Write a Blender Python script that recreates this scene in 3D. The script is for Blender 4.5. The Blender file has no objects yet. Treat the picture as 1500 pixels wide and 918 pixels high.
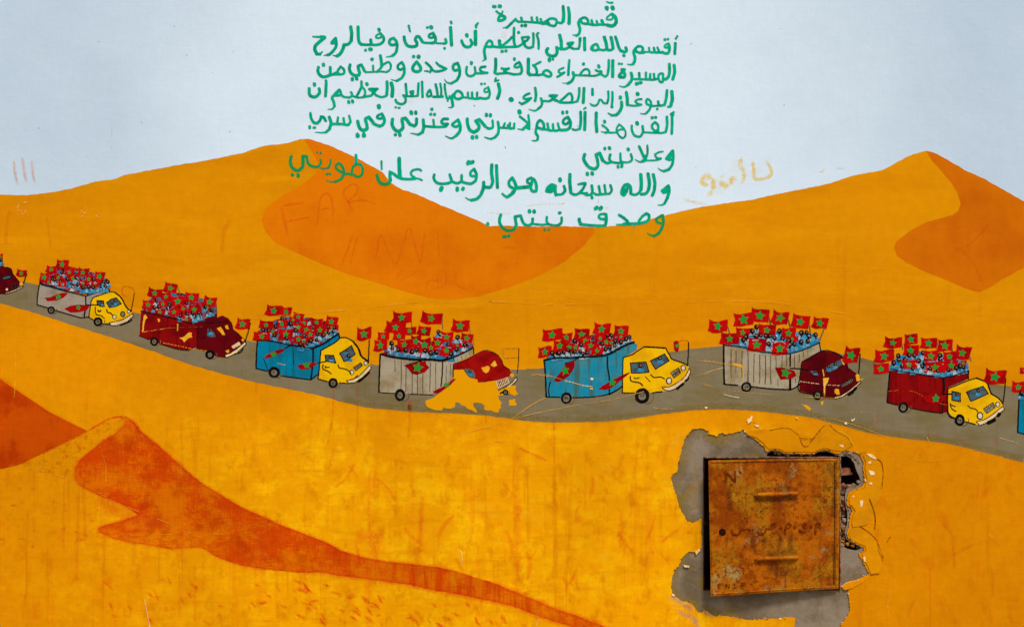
import bpy, bmesh, math, random
import numpy as np
from mathutils import Vector, noise
from mathutils.geometry import tessellate_polygon

# ------------------------------------------------------------------ camera, world, sun, exposure
SC = bpy.context.scene
COL = SC.collection
MM = 0.001
PX = 0.002            # one unit of the tracing grid is 2 mm on the wall
CX, CY, CZ = 750.0, 459.0, 1.5
DIST = 3.2

cam_d = bpy.data.cameras.new("camera")
cam = bpy.data.objects.new("camera", cam_d)
COL.objects.link(cam)
cam.location = (0, -DIST, CZ)
cam.rotation_euler = (math.radians(90), 0, 0)
cam_d.sensor_width = 36
cam_d.lens = 36 * DIST / 3.0
cam_d.clip_start = 0.05
cam_d.clip_end = 2000
SC.camera = cam

SUN_EL, SUN_AZ = 58, 20          # soft daylight from above, a little to the right of the camera
world = bpy.data.worlds.new("World")
SC.world = world
world.use_nodes = True
wn = world.node_tree
bg = wn.nodes["Background"]
sky = wn.nodes.new("ShaderNodeTexSky")
sky.sky_type = 'NISHITA'
sky.sun_disc = False
sky.sun_elevation = math.radians(SUN_EL)
sky.sun_rotation = math.radians(180 - SUN_AZ)
sky.air_density = 1.0
sky.dust_density = 4.0
sky.ozone_density = 1.0
wn.links.new(sky.outputs[0], bg.inputs[0])
bg.inputs[1].default_value = 0.07
sun_d = bpy.data.lights.new("sun", 'SUN')
sun_d.energy = 1.5
sun_d.angle = math.radians(10)
sun_d.color = (1.0, 0.96, 0.91)
sun = bpy.data.objects.new("sun", sun_d)
COL.objects.link(sun)
dv = Vector((math.sin(math.radians(SUN_AZ)) * math.cos(math.radians(SUN_EL)),
             -math.cos(math.radians(SUN_AZ)) * math.cos(math.radians(SUN_EL)),
             math.sin(math.radians(SUN_EL))))
sun.rotation_euler = dv.to_track_quat('Z', 'Y').to_euler()
sun.location = (2, -4, 6)
SC.view_settings.view_transform = 'Standard'
SC.view_settings.look = 'None'
SC.view_settings.gamma = 1
SC.view_settings.use_curve_mapping = False
SC.view_settings.exposure = 0.70

RND = random.Random(7)

# ------------------------------------------------------------------ materials
def lin(c):
    out = []
    for v in c:
        v = v / 255.0
        out.append(v / 12.92 if v <= 0.04045 else ((v + 0.055) / 1.055) ** 2.4)
    return out

class NT:
    def __init__(s, name):
        s.m = bpy.data.materials.new(name)
        s.m.use_nodes = True
        s.t = s.m.node_tree
        s.b = s.t.nodes["Principled BSDF"]; s.b.inputs["Specular IOR Level"].default_value = 0.03
        s.geo = s.t.nodes.new("ShaderNodeNewGeometry")
    def node(s, typ, **kw):
        n = s.t.nodes.new(typ)
        for k, v in kw.items():
            setattr(n, k, v)
        return n
    def link(s, a, b):
        s.t.links.new(a, b)
    def mapping(s, scale, off=(0, 0, 0), rot=0.0):
        m = s.node("ShaderNodeMapping")
        m.inputs["Scale"].default_value = scale
        m.inputs["Location"].default_value = off
        m.inputs["Rotation"].default_value = (0, rot, 0)
        s.link(s.geo.outputs["Position"], m.inputs["Vector"])
        return m.outputs[0]
    def noise(s, scale, detail=3, rough=0.55, vec=(1, 1, 1), off=(0, 0, 0), rot=0.0, dist=0.0):
        n = s.node("ShaderNodeTexNoise")
        n.inputs["Scale"].default_value = scale
        n.inputs["Detail"].default_value = detail
        n.inputs["Roughness"].default_value = rough
        n.inputs["Distortion"].default_value = dist
        s.link(s.mapping(vec, off, rot), n.inputs["Vector"])
        return n.outputs["Fac"]
    def ramp(s, fac, lo, hi, a=0.0, b=1.0):
        r = s.node("ShaderNodeMapRange")
        r.interpolation_type = 'SMOOTHSTEP'
        r.inputs["From Min"].default_value = lo
        r.inputs["From Max"].default_value = hi
        r.inputs["To Min"].default_value = a
        r.inputs["To Max"].default_value = b
        s.link(fac, r.inputs["Value"])
        return r.outputs[0]
    def math(s, op, a, b):
        n = s.node("ShaderNodeMath", operation=op)
        for i, v in enumerate((a, b)):
            if isinstance(v, (int, float)):
                n.inputs[i].default_value = v
            else:
                s.link(v, n.inputs[i])
        return n.outputs[0]
    def mix(s, fac, a, b, blend='MIX'):
        n = s.node("ShaderNodeMix", data_type='RGBA', blend_type=blend)
        for sock, v in ((n.inputs[0], fac), (n.inputs[6], a), (n.inputs[7], b)):
            if isinstance(v, (int, float)):
                sock.default_value = v
            elif isinstance(v, (list, tuple)):
                sock.default_value = (v[0], v[1], v[2], 1)
            else:
                s.link(v, sock)
        return n.outputs[2]
    def scale(s, col, fac):
        n = s.node("ShaderNodeVectorMath", operation='SCALE')
        if isinstance(col, (list, tuple)):
            n.inputs[0].default_value = col[:3]
        else:
            s.link(col, n.inputs[0])
        if isinstance(fac, (int, float)):
            n.inputs["Scale"].default_value = fac
        else:
            s.link(fac, n.inputs["Scale"])
        return n.outputs[0]
    def height(s):
        sep = s.node("ShaderNodeSeparateXYZ")
        s.link(s.geo.outputs["Position"], sep.inputs[0])
        return sep

def relief(n, strength=0.25, fine=1.0):
    # the same plaster relief under every coat of paint, in wall space
    a = n.noise(9, 5, 0.6)
    b = n.noise(90, 4, 0.6)
    c = n.noise(420, 2, 0.5)
    h = n.math('ADD', n.math('MULTIPLY', a, 3.0), n.math('ADD', n.math('MULTIPLY', b, 0.55 * fine), n.math('MULTIPLY', c, 0.16 * fine)))
    bump = n.node("ShaderNodeBump")
    bump.inputs["Strength"].default_value = strength
    bump.inputs["Distance"].default_value = 0.0022
    n.link(h, bump.inputs["Height"])
    n.link(bump.outputs[0], n.b.inputs["Normal"])

def weave(n, amt):
    # crossing brush hairs: fine horizontal and vertical fibres
    a = n.noise(1, 4, 0.7, vec=(9, 1, 330))
    b = n.noise(1, 4, 0.7, vec=(330, 1, 9))
    s = n.math('ADD', a, b)
    return n.ramp(s, 0.72, 1.28, 1 - amt, 1 + amt)

MATS = {}
def paint(name, rgb, rgb2=None, lo=0.45, hi=0.62, mscale=3.0, mvec=(1, 1, 1), mottle=0.08, wv=0.05,
          rough=0.62, bump=0.22, chips=None, chip_lo=0.66, chip_scale=60, extra=None, fine=1.0):
    if name in MATS:
        return MATS[name]
    n = NT(name)
    col = lin(rgb)
    if rgb2 is not None:
        col = n.mix(n.ramp(n.noise(mscale, 8, 0.62, vec=mvec, off=(3, 0, 7)), lo, hi), col, lin(rgb2))
    if extra:
        col = extra(n, col)
    f = n.ramp(n.noise(2.3, 6, 0.6, off=(11, 0, 4)), 0.3, 0.7, 1 - mottle, 1 + mottle)
    f2 = n.ramp(n.noise(38, 4, 0.6, off=(1, 0, 9)), 0.3, 0.7, 1 - mottle * 0.6, 1 + mottle * 0.6)
    col = n.scale(col, n.math('MULTIPLY', n.math('MULTIPLY', f, f2), weave(n, wv)))
    if chips is not None:
        k = n.ramp(n.noise(chip_scale, 5, 0.65, off=(5, 0, 2)), chip_lo, chip_lo + 0.02)
        g = n.ramp(n.noise(6, 3, 0.6, off=(8, 0, 1)), 0.52, 0.6)
        col = n.mix(n.math('MULTIPLY', k, g), col, lin(chips))
    n.link(col, n.b.inputs["Base Color"])
    n.b.inputs["Roughness"].default_value = rough
    n.b.inputs["Specular IOR Level"].default_value = 0.03
    relief(n, bump, fine)
    MATS[name] = n.m
    return n.m

def wear_vignette_lower(n, col):
    # rubbed lower wall: pale yellow rubbing, darker orange grime, vertical run marks, painted-in vignette
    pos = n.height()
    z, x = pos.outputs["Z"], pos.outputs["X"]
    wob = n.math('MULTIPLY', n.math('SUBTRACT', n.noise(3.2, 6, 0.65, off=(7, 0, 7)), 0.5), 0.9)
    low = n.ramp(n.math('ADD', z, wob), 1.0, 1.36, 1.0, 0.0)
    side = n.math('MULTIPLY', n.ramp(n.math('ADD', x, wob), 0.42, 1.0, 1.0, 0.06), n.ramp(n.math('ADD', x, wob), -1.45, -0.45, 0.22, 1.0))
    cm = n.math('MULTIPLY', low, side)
    col = n.mix(n.math('MULTIPLY', n.math('MULTIPLY', n.math('SUBTRACT', 1.0, side), low), 0.65), col, lin((212, 128, 0)))  # both ends dulled, with vignette darkening painted into the colour
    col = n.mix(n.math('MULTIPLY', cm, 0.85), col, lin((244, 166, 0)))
    a = n.ramp(n.noise(9.5, 10, 0.76, vec=(1, 1, 1.2), off=(2.3, 0, 1.1)), 0.46, 0.60)
    big = n.ramp(n.noise(2.2, 5, 0.6, off=(5, 0, 5)), 0.36, 0.60, 0.35, 1.0)
    col = n.mix(n.math('MULTIPLY', n.math('MULTIPLY', a, big), n.math('MULTIPLY', cm, 0.8)), col, lin((255, 194, 6)))
    br = n.ramp(n.noise(1, 6, 0.7, vec=(5, 1, 44), off=(6, 0, 2)), 0.52, 0.64)
    col = n.mix(n.math('MULTIPLY', br, n.math('MULTIPLY', low, 0.32)), col, lin((216, 128, 0)))
    sm = n.ramp(n.noise(15, 10, 0.74, vec=(1.3, 1, .8), off=(3, 0, 8)), 0.50, 0.64)
    col = n.mix(n.math('MULTIPLY', sm, n.math('MULTIPLY', low, 0.60)), col, lin((212, 116, 0)))
    st = n.ramp(n.noise(1, 6, 0.66, vec=(34, 1, 1.6), off=(4, 0, 4)), 0.55, 0.68)
    col = n.mix(n.math('MULTIPLY', st, n.math('MULTIPLY', low, 0.42)), col, lin((200, 108, 0)))
    fib = n.ramp(n.noise(1, 6, 0.75, vec=(14, 1, 420)), 0.60, 0.68)
    fib2 = n.ramp(n.noise(1, 6, 0.75, vec=(420, 1, 14)), 0.61, 0.69)
    gate = n.ramp(n.noise(5, 4, 0.6, off=(1, 0, 6)), 0.42, 0.6)
    fb = n.math('MULTIPLY', n.math('MULTIPLY', n.math('MAXIMUM', fib, fib2), gate), low)
    col = n.mix(n.math('MULTIPLY', fb, 0.45), col, lin((255, 206, 40)))
    return col

def wear_upper(n, col):
    a = n.ramp(n.noise(1, 5, 0.6, vec=(1.2, 1, 5), off=(2, 0, 1)), 0.42, 0.62)
    col = n.mix(n.math('MULTIPLY', a, 0.65), col, lin((212, 131, 0)))
    b = n.ramp(n.noise(1, 7, 0.7, vec=(2.2, 1, 16), off=(6, 0, 9), rot=0.12), 0.50, 0.64)
    col = n.mix(n.math('MULTIPLY', b, 0.45), col, lin((234, 158, 4)))
    v = n.ramp(n.noise(1, 6, 0.68, vec=(15, 1, 1.4), off=(2, 0, 9)), 0.56, 0.68)
    col = n.mix(n.math('MULTIPLY', v, 0.35), col, lin((206, 120, 0)))
    sp = n.ramp(n.noise(150, 3, 0.6, off=(3, 0, 3)), 0.735, 0.76)
    g = n.ramp(n.noise(3.5, 3, 0.6, off=(8, 0, 1)), 0.52, 0.62)
    return n.mix(n.math('MULTIPLY', n.math('MULTIPLY', sp, g), 0.7), col, lin((250, 196, 90)))

def wear_rust(n, col):
    # thin burnt-orange coat worn back to the ochre below
    a = n.noise(5.5, 10, 0.72, vec=(1, 1, 1.3), off=(6, 0, 3))
    b = n.noise(1, 7, 0.75, vec=(40, 1, 260))
    c = n.noise(1, 7, 0.75, vec=(260, 1, 40))
    s = n.math('ADD', n.math('MULTIPLY', a, 0.62), n.math('MULTIPLY', n.math('MAXIMUM', b, c), 0.42))
    col = n.mix(n.math('MULTIPLY', n.ramp(s, 0.495, 0.585), 0.62), col, lin((226, 128, 0)))
    pos = n.height()
    tz = n.math('MULTIPLY', n.ramp(pos.outputs['Z'], 0.80, 0.94, 1.0, 0.0), n.ramp(pos.outputs['X'], -1.0, -0.72, 1.0, 0.0))
    tail = n.math('MULTIPLY', n.ramp(pos.outputs['X'], -0.62, -0.30, 0.0, 0.75), n.ramp(n.noise(1, 6, 0.7, vec=(36, 1, 3), off=(2, 0, 2)), 0.42, 0.60))
    fr = n.ramp(n.noise(1, 8, 0.75, vec=(30, 1, 70), off=(8, 0, 8)), 0.40, 0.58)
    col = n.mix(n.math('MULTIPLY', n.math('MAXIMUM', n.math('MULTIPLY', tz, fr), tail), 0.8), col, lin((228, 132, 0)))
    d = n.ramp(n.noise(11, 8, 0.68, off=(1, 0, 8)), 0.5, 0.62)
    return n.mix(n.math('MULTIPLY', d, 0.5), col, lin((178, 46, 0)))

def wear_road(n, col):
    a = n.ramp(n.noise(6, 6, 0.6, vec=(1, 1, 3), off=(2, 0, 1)), 0.46, 0.64)
    col = n.mix(n.math('MULTIPLY', a, 0.7), col, lin((122, 106, 62)))
    b = n.ramp(n.noise(9, 6, 0.65, vec=(1, 1, 2.4), off=(7, 0, 5)), 0.60, 0.70)
    col = n.mix(n.math('MULTIPLY', b, 0.5), col, lin((128, 104, 26)))
    s = n.ramp(n.noise(1, 5, 0.6, vec=(60, 1, 4), off=(1, 0, 4)), 0.62, 0.72)
    return n.mix(n.math('MULTIPLY', s, 0.35), col, lin((92, 82, 54)))

def wear_sky(n, col):
    x = n.height()
    # the painter's own pale band towards the dunes and the bluer edges
    zz = n.ramp(x.outputs["Z"], 1.75, 2.45, 0.0, 1.0)
    xx = n.ramp(n.math('ABSOLUTE', x.outputs["X"], 0.0), 0.35, 1.45, 0.0, 1.0)
    nb = n.noise(1.7, 5, 0.6, off=(4, 0, 2))
    k = n.math('ADD', n.math('MULTIPLY', xx, 0.66), n.math('ADD', n.math('MULTIPLY', zz, 0.06), n.math('MULTIPLY', n.math('SUBTRACT', nb, 0.5), 0.7)))
    col = n.mix(n.ramp(k, 0.0, 1.0), col, lin((186, 208, 226)))
    d = n.ramp(n.noise(46, 4, 0.6, off=(9, 0, 9)), 0.73, 0.78)
    col = n.mix(n.math('MULTIPLY', d, 0.35), col, lin((150, 160, 172)))
    return col

def streaky(c2, amt=0.8, vx=70, vz=3.5, lo=0.5, hi=0.62):
    def f(n, col):
        s = n.ramp(n.noise(1, 5, 0.6, vec=(vx, 1, vz), off=(3, 0, 2)), lo, hi)
        return n.mix(n.math('MULTIPLY', s, amt), col, lin(c2))
    return f

def soft_mat(name, rgb, alpha):
    # thin see-through smear whose density falls off across the stroke
    n = NT(name)
    n.b.inputs["Base Color"].default_value = (*lin(rgb), 1)
    n.b.inputs["Roughness"].default_value = 0.7
    n.b.inputs["Specular IOR Level"].default_value = 0.2
    at = n.node("ShaderNodeAttribute", attribute_name="coat")
    g = n.ramp(n.noise(140, 4, 0.7), 0.32, 0.62, 0.35, 1.0)
    g2 = n.ramp(n.noise(22, 3, 0.6), 0.3, 0.6, 0.55, 1.0)
    a = n.math('MULTIPLY', n.math('MULTIPLY', at.outputs["Fac"], alpha), n.math('MULTIPLY', g, g2))
    n.link(a, n.b.inputs["Alpha"])
    MATS[name] = n.m
    return n.m

M = {}
M['ochre'] = paint('ochre_wall_paint', (227, 144, 0), extra=wear_vignette_lower, mottle=0.07, wv=0.04, bump=0.35)
M['dune'] = paint('upper_dune_paint', (225, 146, 0), extra=wear_upper, mottle=0.055, wv=0.035, bump=0.28)
M['dune_shade'] = paint('shaded_dune_paint', (226, 122, 0), (218, 110, 0), mottle=0.04, wv=0.035, bump=0.18, mscale=4)
M['dune_shade_dark'] = paint('dark_shaded_dune_paint', (212, 112, 2), (202, 100, 2), mottle=0.04, wv=0.04, bump=0.18, mscale=4)
M['rust_dune'] = paint('burnt_orange_dune_paint', (206, 68, 0), extra=wear_rust, mottle=0.08, wv=0.10, bump=0.35)
M['rust_dune_flat'] = paint('deep_orange_dune_paint', (202, 78, 0), (180, 54, 0), mottle=0.08, wv=0.08, bump=0.3, mscale=9)
M['crest'] = paint('crest_ochre_paint', (222, 142, 0), (196, 108, 0), mottle=0.08, wv=0.09, bump=0.3, mscale=40, lo=0.5, hi=0.66)
M['road'] = paint('grey_road_paint', (130, 118, 90), extra=wear_road, mottle=0.07, wv=0.06, bump=0.25)
M['sky'] = paint('pale_blue_paint', (222, 241, 254), extra=wear_sky, mottle=0.016, wv=0.020, bump=0.24)
M['green'] = paint('green_lettering_paint', (0, 176, 132), (0, 150, 118), mottle=0.06, wv=0.04, mscale=34, rough=0.5, bump=0.12)
M['green_low'] = paint('thin_green_lettering_paint', (22, 148, 78), (60, 146, 50), mottle=0.05, wv=0.04, mscale=26, lo=0.5, hi=0.7, rough=0.5, bump=0.12)
M['grey'] = paint('grey_truck_paint', (158, 146, 130), (132, 120, 100), mscale=14, mottle=0.05, wv=0.07, bump=0.15)
M['cream_grey'] = paint('cream_grey_truck_paint', (172, 160, 134), (150, 132, 96), mscale=16, mottle=0.05, wv=0.08, bump=0.15, chips=(200, 140, 30), chip_lo=0.62)
M['red_box'] = paint('red_truck_paint', (140, 8, 8), (112, 4, 8), mscale=16, mottle=0.08, wv=0.08, bump=0.15, extra=streaky((104, 2, 8)), chips=(214, 110, 30), chip_lo=0.69)
M['maroon'] = paint('maroon_truck_paint', (98, 4, 12), (74, 2, 10), mscale=14, mottle=0.08, wv=0.08, bump=0.15, chips=(190, 80, 30), chip_lo=0.72)
M['red_worn'] = paint('worn_red_truck_paint', (158, 12, 8), (130, 4, 6), mscale=14, mottle=0.08, wv=0.09, bump=0.15, chips=(222, 110, 10), chip_lo=0.60)
M['blue_box'] = paint('blue_truck_paint', (0, 128, 164), (10, 110, 140), mscale=12, mottle=0.07, wv=0.08, bump=0.15, extra=streaky((20, 98, 112), 0.7))
M['blue_worn'] = paint('worn_blue_truck_paint', (22, 136, 166), (72, 132, 132), mscale=10, mottle=0.07, wv=0.08, bump=0.15, extra=streaky((66, 96, 84), 0.85, 60, 5, 0.5, 0.64))
M['yellow'] = paint('yellow_cab_paint', (240, 188, 4), (224, 166, 4), mscale=14, mottle=0.05, wv=0.05, bump=0.15, chips=(160, 110, 10), chip_lo=0.71)
M['black'] = paint('black_outline_paint', (12, 9, 8), (30, 22, 16), mscale=30, mottle=0.1, wv=0.05, bump=0.1)
M['faint'] = paint('thin_dark_brown_paint', (96, 78, 52), (124, 102, 66), mscale=24, mottle=0.1, wv=0.1, bump=0.1)
M['seam'] = paint('grey_plank_line_paint', (88, 78, 62), (118, 106, 86), mscale=20, mottle=0.1, wv=0.1, bump=0.1)
M['cloth'] = paint('light_blue_robe_paint', (34, 124, 166), (84, 156, 184), mscale=60, mottle=0.08, wv=0.06, bump=0.1)
M['cloth_white'] = paint('white_robe_paint', (178, 190, 194), (110, 160, 180), mscale=50, mottle=0.06, wv=0.05, bump=0.1)
M['glass'] = paint('window_blue_grey_paint', (76, 98, 106), (50, 72, 84), mscale=50, mottle=0.06, wv=0.05, bump=0.1)
M['flag'] = paint('flag_red_paint', (190, 6, 6), (150, 2, 6), mscale=22, mottle=0.06, wv=0.06, bump=0.1)
M['star'] = paint('star_green_paint', (28, 146, 58), (60, 140, 40), mscale=30, mottle=0.06, wv=0.05, bump=0.1)
M['skin'] = paint('face_paint', (140, 92, 76), mottle=0.06, wv=0.05, bump=0.1)
M['cream'] = paint('cream_bumper_paint', (232, 204, 158), (214, 184, 130), mscale=30, mottle=0.04, wv=0.05, bump=0.1)
M['lamp'] = paint('headlight_cream_paint', (214, 208, 178), mottle=0.05, wv=0.05, bump=0.1)
M['amber'] = paint('ochre_touch_paint', (232, 164, 20), (240, 184, 60), mscale=30, mottle=0.05, wv=0.05, bump=0.1)
M['hub'] = paint('wheel_grey_paint', (128, 118, 98), (96, 88, 74), mscale=50, mottle=0.08, wv=0.05, bump=0.1)
M['flag_side'] = paint('dull_flag_red_paint', (160, 6, 8), (124, 4, 8), mscale=30, mottle=0.07, wv=0.07, bump=0.1)
M['crowd_red'] = paint('crowd_underpaint', (168, 10, 10), (40, 112, 148), lo=0.50, hi=0.53, mscale=75, mottle=0.1, wv=0.08, bump=0.1, extra=streaky((14, 10, 10), 1.0, 110, 80, 0.56, 0.58))
M['ochre_flake'] = paint('dull_ochre_loose_plaster', (222, 144, 2), (206, 132, 6), mottle=0.06, wv=0.03, bump=0.4, mscale=12)
M['patch'] = paint('fresh_ochre_paint', (231, 158, 0), mottle=0.02, wv=0.02, bump=0.15)
M['orange_line'] = paint('orange_red_line_paint', (216, 96, 10), mottle=0.1, wv=0.1, bump=0.1)
M['scratch'] = paint('pale_scratch_plaster', (240, 182, 60), (232, 158, 14), mscale=20, mottle=0.05, wv=0.05, bump=0.1)
M['chip'] = paint('white_plaster_chip', (246, 226, 178), (236, 196, 120), mscale=60, mottle=0.05, wv=0.02, bump=0.2)
M['crack'] = paint('dark_crack', (104, 56, 8), (140, 80, 8), mscale=40, mottle=0.1, wv=0.05, bump=0.1)
soft_mat('stain_brown', (240, 90, 0), 0.40); soft_mat('stain_dark', (220, 78, 0), 0.32); soft_mat('smear_gold', (255, 210, 40), 0.72)
soft_mat('dab_red', (236, 48, 0), 0.56); soft_mat('smear_yellow', (252, 196, 80), 0.6)
soft_mat('smear_rust', (230, 116, 54), 0.66); soft_mat('graffiti_rust', (232, 70, 0), 0.38)
soft_mat('bleed_olive', (156, 130, 30), 0.4); soft_mat('pale_rub', (255, 214, 20), 0.5)
soft_mat('grey_smear', (190, 164, 140), 0.6); soft_mat('rust_run', (70, 26, 6), 0.75)

def cement():
    n = NT('grey_cement')
    a = n.ramp(n.noise(8, 6, 0.6), 0.38, 0.64)
    col = n.mix(a, lin((146, 131, 112)), lin((112, 97, 74)))
    b = n.ramp(n.noise(10, 6, 0.66, off=(4, 0, 4)), 0.50, 0.64)
    left = n.ramp(n.height().outputs["X"], 0.5, 0.8, 1.0, 0.1)
    col = n.mix(n.math('MULTIPLY', n.math('MULTIPLY', b, left), 0.8), col, lin((150, 118, 30)))
    c = n.ramp(n.noise(140, 4, 0.6), 0.62, 0.7)
    col = n.mix(n.math('MULTIPLY', c, 0.3), col, lin((186, 174, 156)))
    n.link(col, n.b.inputs["Base Color"])
    n.b.inputs["Roughness"].default_value = 0.85
    relief(n, 0.75, 1.3)
    return n.m
M['cement'] = cement()

def rust():
    n = NT('rusty_painted_steel')
    col = n.mix(n.ramp(n.noise(17, 8, 0.68, off=(2, 0, 2)), 0.40, 0.60), lin((180, 94, 2)), lin((136, 60, 0)))
    ol = n.ramp(n.noise(6.5, 6, 0.66, vec=(1.3, 1, .9), off=(5, 0, 1)), 0.45, 0.58)
    fine = n.ramp(n.noise(120, 6, 0.7, off=(1, 0, 3)), 0.40, 0.56)
    col = n.mix(n.math('MULTIPLY', ol, n.math('MULTIPLY', fine, 0.68)), col, lin((164, 128, 18)))
    gr = n.ramp(n.noise(11, 7, 0.66, off=(1, 0, 8)), 0.55, 0.66)
    f2 = n.ramp(n.noise(170, 5, 0.7, off=(4, 0, 3)), 0.42, 0.55)
    col = n.mix(n.math('MULTIPLY', gr, n.math('MULTIPLY', f2, 0.75)), col, lin((152, 150, 96)))
    d = n.ramp(n.noise(75, 8, 0.74, off=(9, 0, 5)), 0.50, 0.60)
    dg = n.ramp(n.noise(8, 5, 0.62, off=(3, 0, 9)), 0.38, 0.60, 0.35, 1.0)
    col = n.mix(n.math('MULTIPLY', n.math('MULTIPLY', d, dg), 0.85), col, lin((104, 40, 2)))
    st = n.ramp(n.noise(1, 6, 0.7, vec=(46, 1, 8), off=(3, 0, 6)), 0.55, 0.68)
    col = n.mix(n.math('MULTIPLY', st, 0.55), col, lin((122, 52, 2)))
    spk = n.ramp(n.noise(300, 4, 0.7), 0.57, 0.66)
    col = n.mix(n.math('MULTIPLY', spk, 0.45), col, lin((222, 132, 6)))
    n.link(col, n.b.inputs["Base Color"])
    n.b.inputs["Roughness"].default_value = 0.7
    n.b.inputs["Specular IOR Level"].default_value = 0.06
    bump = n.node("ShaderNodeBump")
    bump.inputs["Strength"].default_value = 0.6
    bump.inputs["Distance"].default_value = 0.0014
    n.link(n.math('ADD', n.noise(60, 6, 0.7), n.math('MULTIPLY', n.noise(260, 4, 0.7), 0.5)), bump.inputs["Height"])
    n.link(bump.outputs[0], n.b.inputs["Normal"])
    return n.m
M['rust'] = rust()
def simple(name, rgb, rgb2, sc=30, rough=0.8, b=0.6, metal=0):
    n = NT(name)
    n.link(n.mix(n.ramp(n.noise(sc, 6, 0.65), 0.4, 0.62), lin(rgb), lin(rgb2)), n.b.inputs["Base Color"])
    n.b.inputs["Roughness"].default_value = rough
    n.b.inputs["Metallic"].default_value = metal
    relief(n, b, 1.5)
    return n.m
M['rust_dark'] = simple('dark_rusty_steel', (62, 30, 14), (34, 18, 10), 40)
M['inside'] = simple('shade_dark_rusty_inside', (22, 16, 12), (12, 10, 8), 20)  # dark rust taken near black, painting in the shade of gap and keyhole
M['frame_metal'] = simple('bare_grey_brown_metal', (150, 116, 92), (92, 52, 30), 50, 0.6, 0.4)
M['brick'] = simple('broken_brick', (164, 104, 76), (120, 74, 50), 60)
M['rubble'] = simple('crumbled_mortar', (150, 128, 106), (92, 74, 56), 70)
M['ochre_edge'] = simple('broken_plaster_edge', (176, 116, 30), (116, 78, 34), 60)
M['cavity'] = simple('dark_rubble_fill', (78, 56, 38), (40, 28, 18), 45)
M['ground'] = simple('dusty_concrete_pavement', (150, 138, 118), (126, 112, 94), 5, 0.9, 0.3)
# ------------------------------------------------------------------ geometry helpers
def W(px, py, lvl=0.0):
    """tracing grid -> wall space; lvl = millimetres proud of the plaster"""
    return ((px - CX) * PX, -lvl * MM, CZ - (py - CY) * PX)

def tag(o, label=None, cat=None, group=None, kind=None):
    if label: o["label"] = label
    if cat: o["category"] = cat
    if group: o["group"] = group
    if kind: o["kind"] = kind
    return o

def empty(name, loc=(0, 0, 0), parent=None):
    o = bpy.data.objects.new(name, None)
    o.empty_display_size = 0.1
    o.location = loc
    COL.objects.link(o)
    if parent: o.parent = parent
    return o

def mesh_obj(name, verts, faces, mats, parent=None, midx=None, density=None, smooth=False, bevel=None):
    """verts in world space; the object's origin is put at its own middle"""
    v = np.array(verts, dtype=float)
    c = (v.min(0) + v.max(0)) / 2
    me = bpy.data.meshes.new(name)
    me.from_pydata([tuple(p) for p in (v - c)], [], faces)
    for m in (mats if isinstance(mats, (list, tuple)) else [mats]):
        me.materials.append(m)
    if midx is not None:
        me.polygons.foreach_set("material_index", midx)
    if density is not None:
        a = me.attributes.new("coat", 'FLOAT', 'POINT')
        a.data.foreach_set("value", density)
    if smooth:
        me.polygons.foreach_set("use_smooth", [True] * len(me.polygons))
    me.update()
    o = bpy.data.objects.new(name, me)
    COL.objects.link(o)
    o["_w"] = tuple(float(k) for k in c)
    pw = Vector(parent["_w"]) if (parent is not None and "_w" in parent) else (parent.location if parent is not None else Vector((0, 0, 0)))
    if parent is not None:
        o.parent = parent
    o.location = Vector(c) - pw
    if bevel:
        b = o.modifiers.new("bevel", 'BEVEL')
        b.width = bevel; b.segments = 2; b.limit_method = 'ANGLE'
    return o

def pts(win, s):
    """'x y x y' in a magnified window (ox, oy, scale) -> list of grid points"""
    a = [float(t) for t in s.split()] if isinstance(s, str) else list(s)
    ox, oy, sc = win
    return [(ox + a[i] / sc, oy + a[i + 1] / sc) for i in range(0, len(a) - 1, 2)]

def catmull(p, closed=False, step=1.6):
    n = len(p)
    if n < 3 and not closed:
        if n < 2: return list(p)
        a, b = p[0], p[1]
        k = max(1, int(math.dist(a, b) / step))
        return [(a[0] + (b[0] - a[0]) * i / k, a[1] + (b[1] - a[1]) * i / k) for i in range(k + 1)]
    out = []
    rng = range(n) if closed else range(n - 1)
    for i in rng:
        if closed:
            p0, p1, p2, p3 = p[(i - 1) % n], p[i], p[(i + 1) % n], p[(i + 2) % n]
        else:
            p0, p1, p2, p3 = p[max(i - 1, 0)], p[i], p[i + 1], p[min(i + 2, n - 1)]
        k = max(1, int(math.dist(p1, p2) / step))
        for j in range(k):
            t = j / k
            t2, t3 = t * t, t * t * t
            out.append(tuple(0.5 * (2 * p1[d] + (p2[d] - p0[d]) * t + (2 * p0[d] - 5 * p1[d] + 4 * p2[d] - p3[d]) * t2
                                    + (3 * p1[d] - p0[d] - 3 * p2[d] + p3[d]) * t3) for d in (0, 1)))
    if not closed:
        out.append(p[-1])
    return out

def resample(p, step, closed=True):
    out = []
    n = len(p)
    for i in range(n if closed else n - 1):
        a, b = p[i], p[(i + 1) % n]
        k = max(1, int(round(math.dist(a, b) / step)))
        for j in range(k):
            out.append((a[0] + (b[0] - a[0]) * j / k, a[1] + (b[1] - a[1]) * j / k))
    if not closed: out.append(p[-1])
    return out

def rough_edge(p, amp, freq=0.25, seed=0.0, closed=True, step=1.5):
    q = resample(p, step, closed)
    return [(x + amp * noise.noise((x * freq, y * freq, seed)) + 0.5 * amp * noise.noise((x * freq * 3, y * freq * 3, seed + 5)),
             y + amp * noise.noise((x * freq, y * freq, seed + 9)) + 0.5 * amp * noise.noise((x * freq * 3, y * freq * 3, seed + 14))) for x, y in q]

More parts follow.
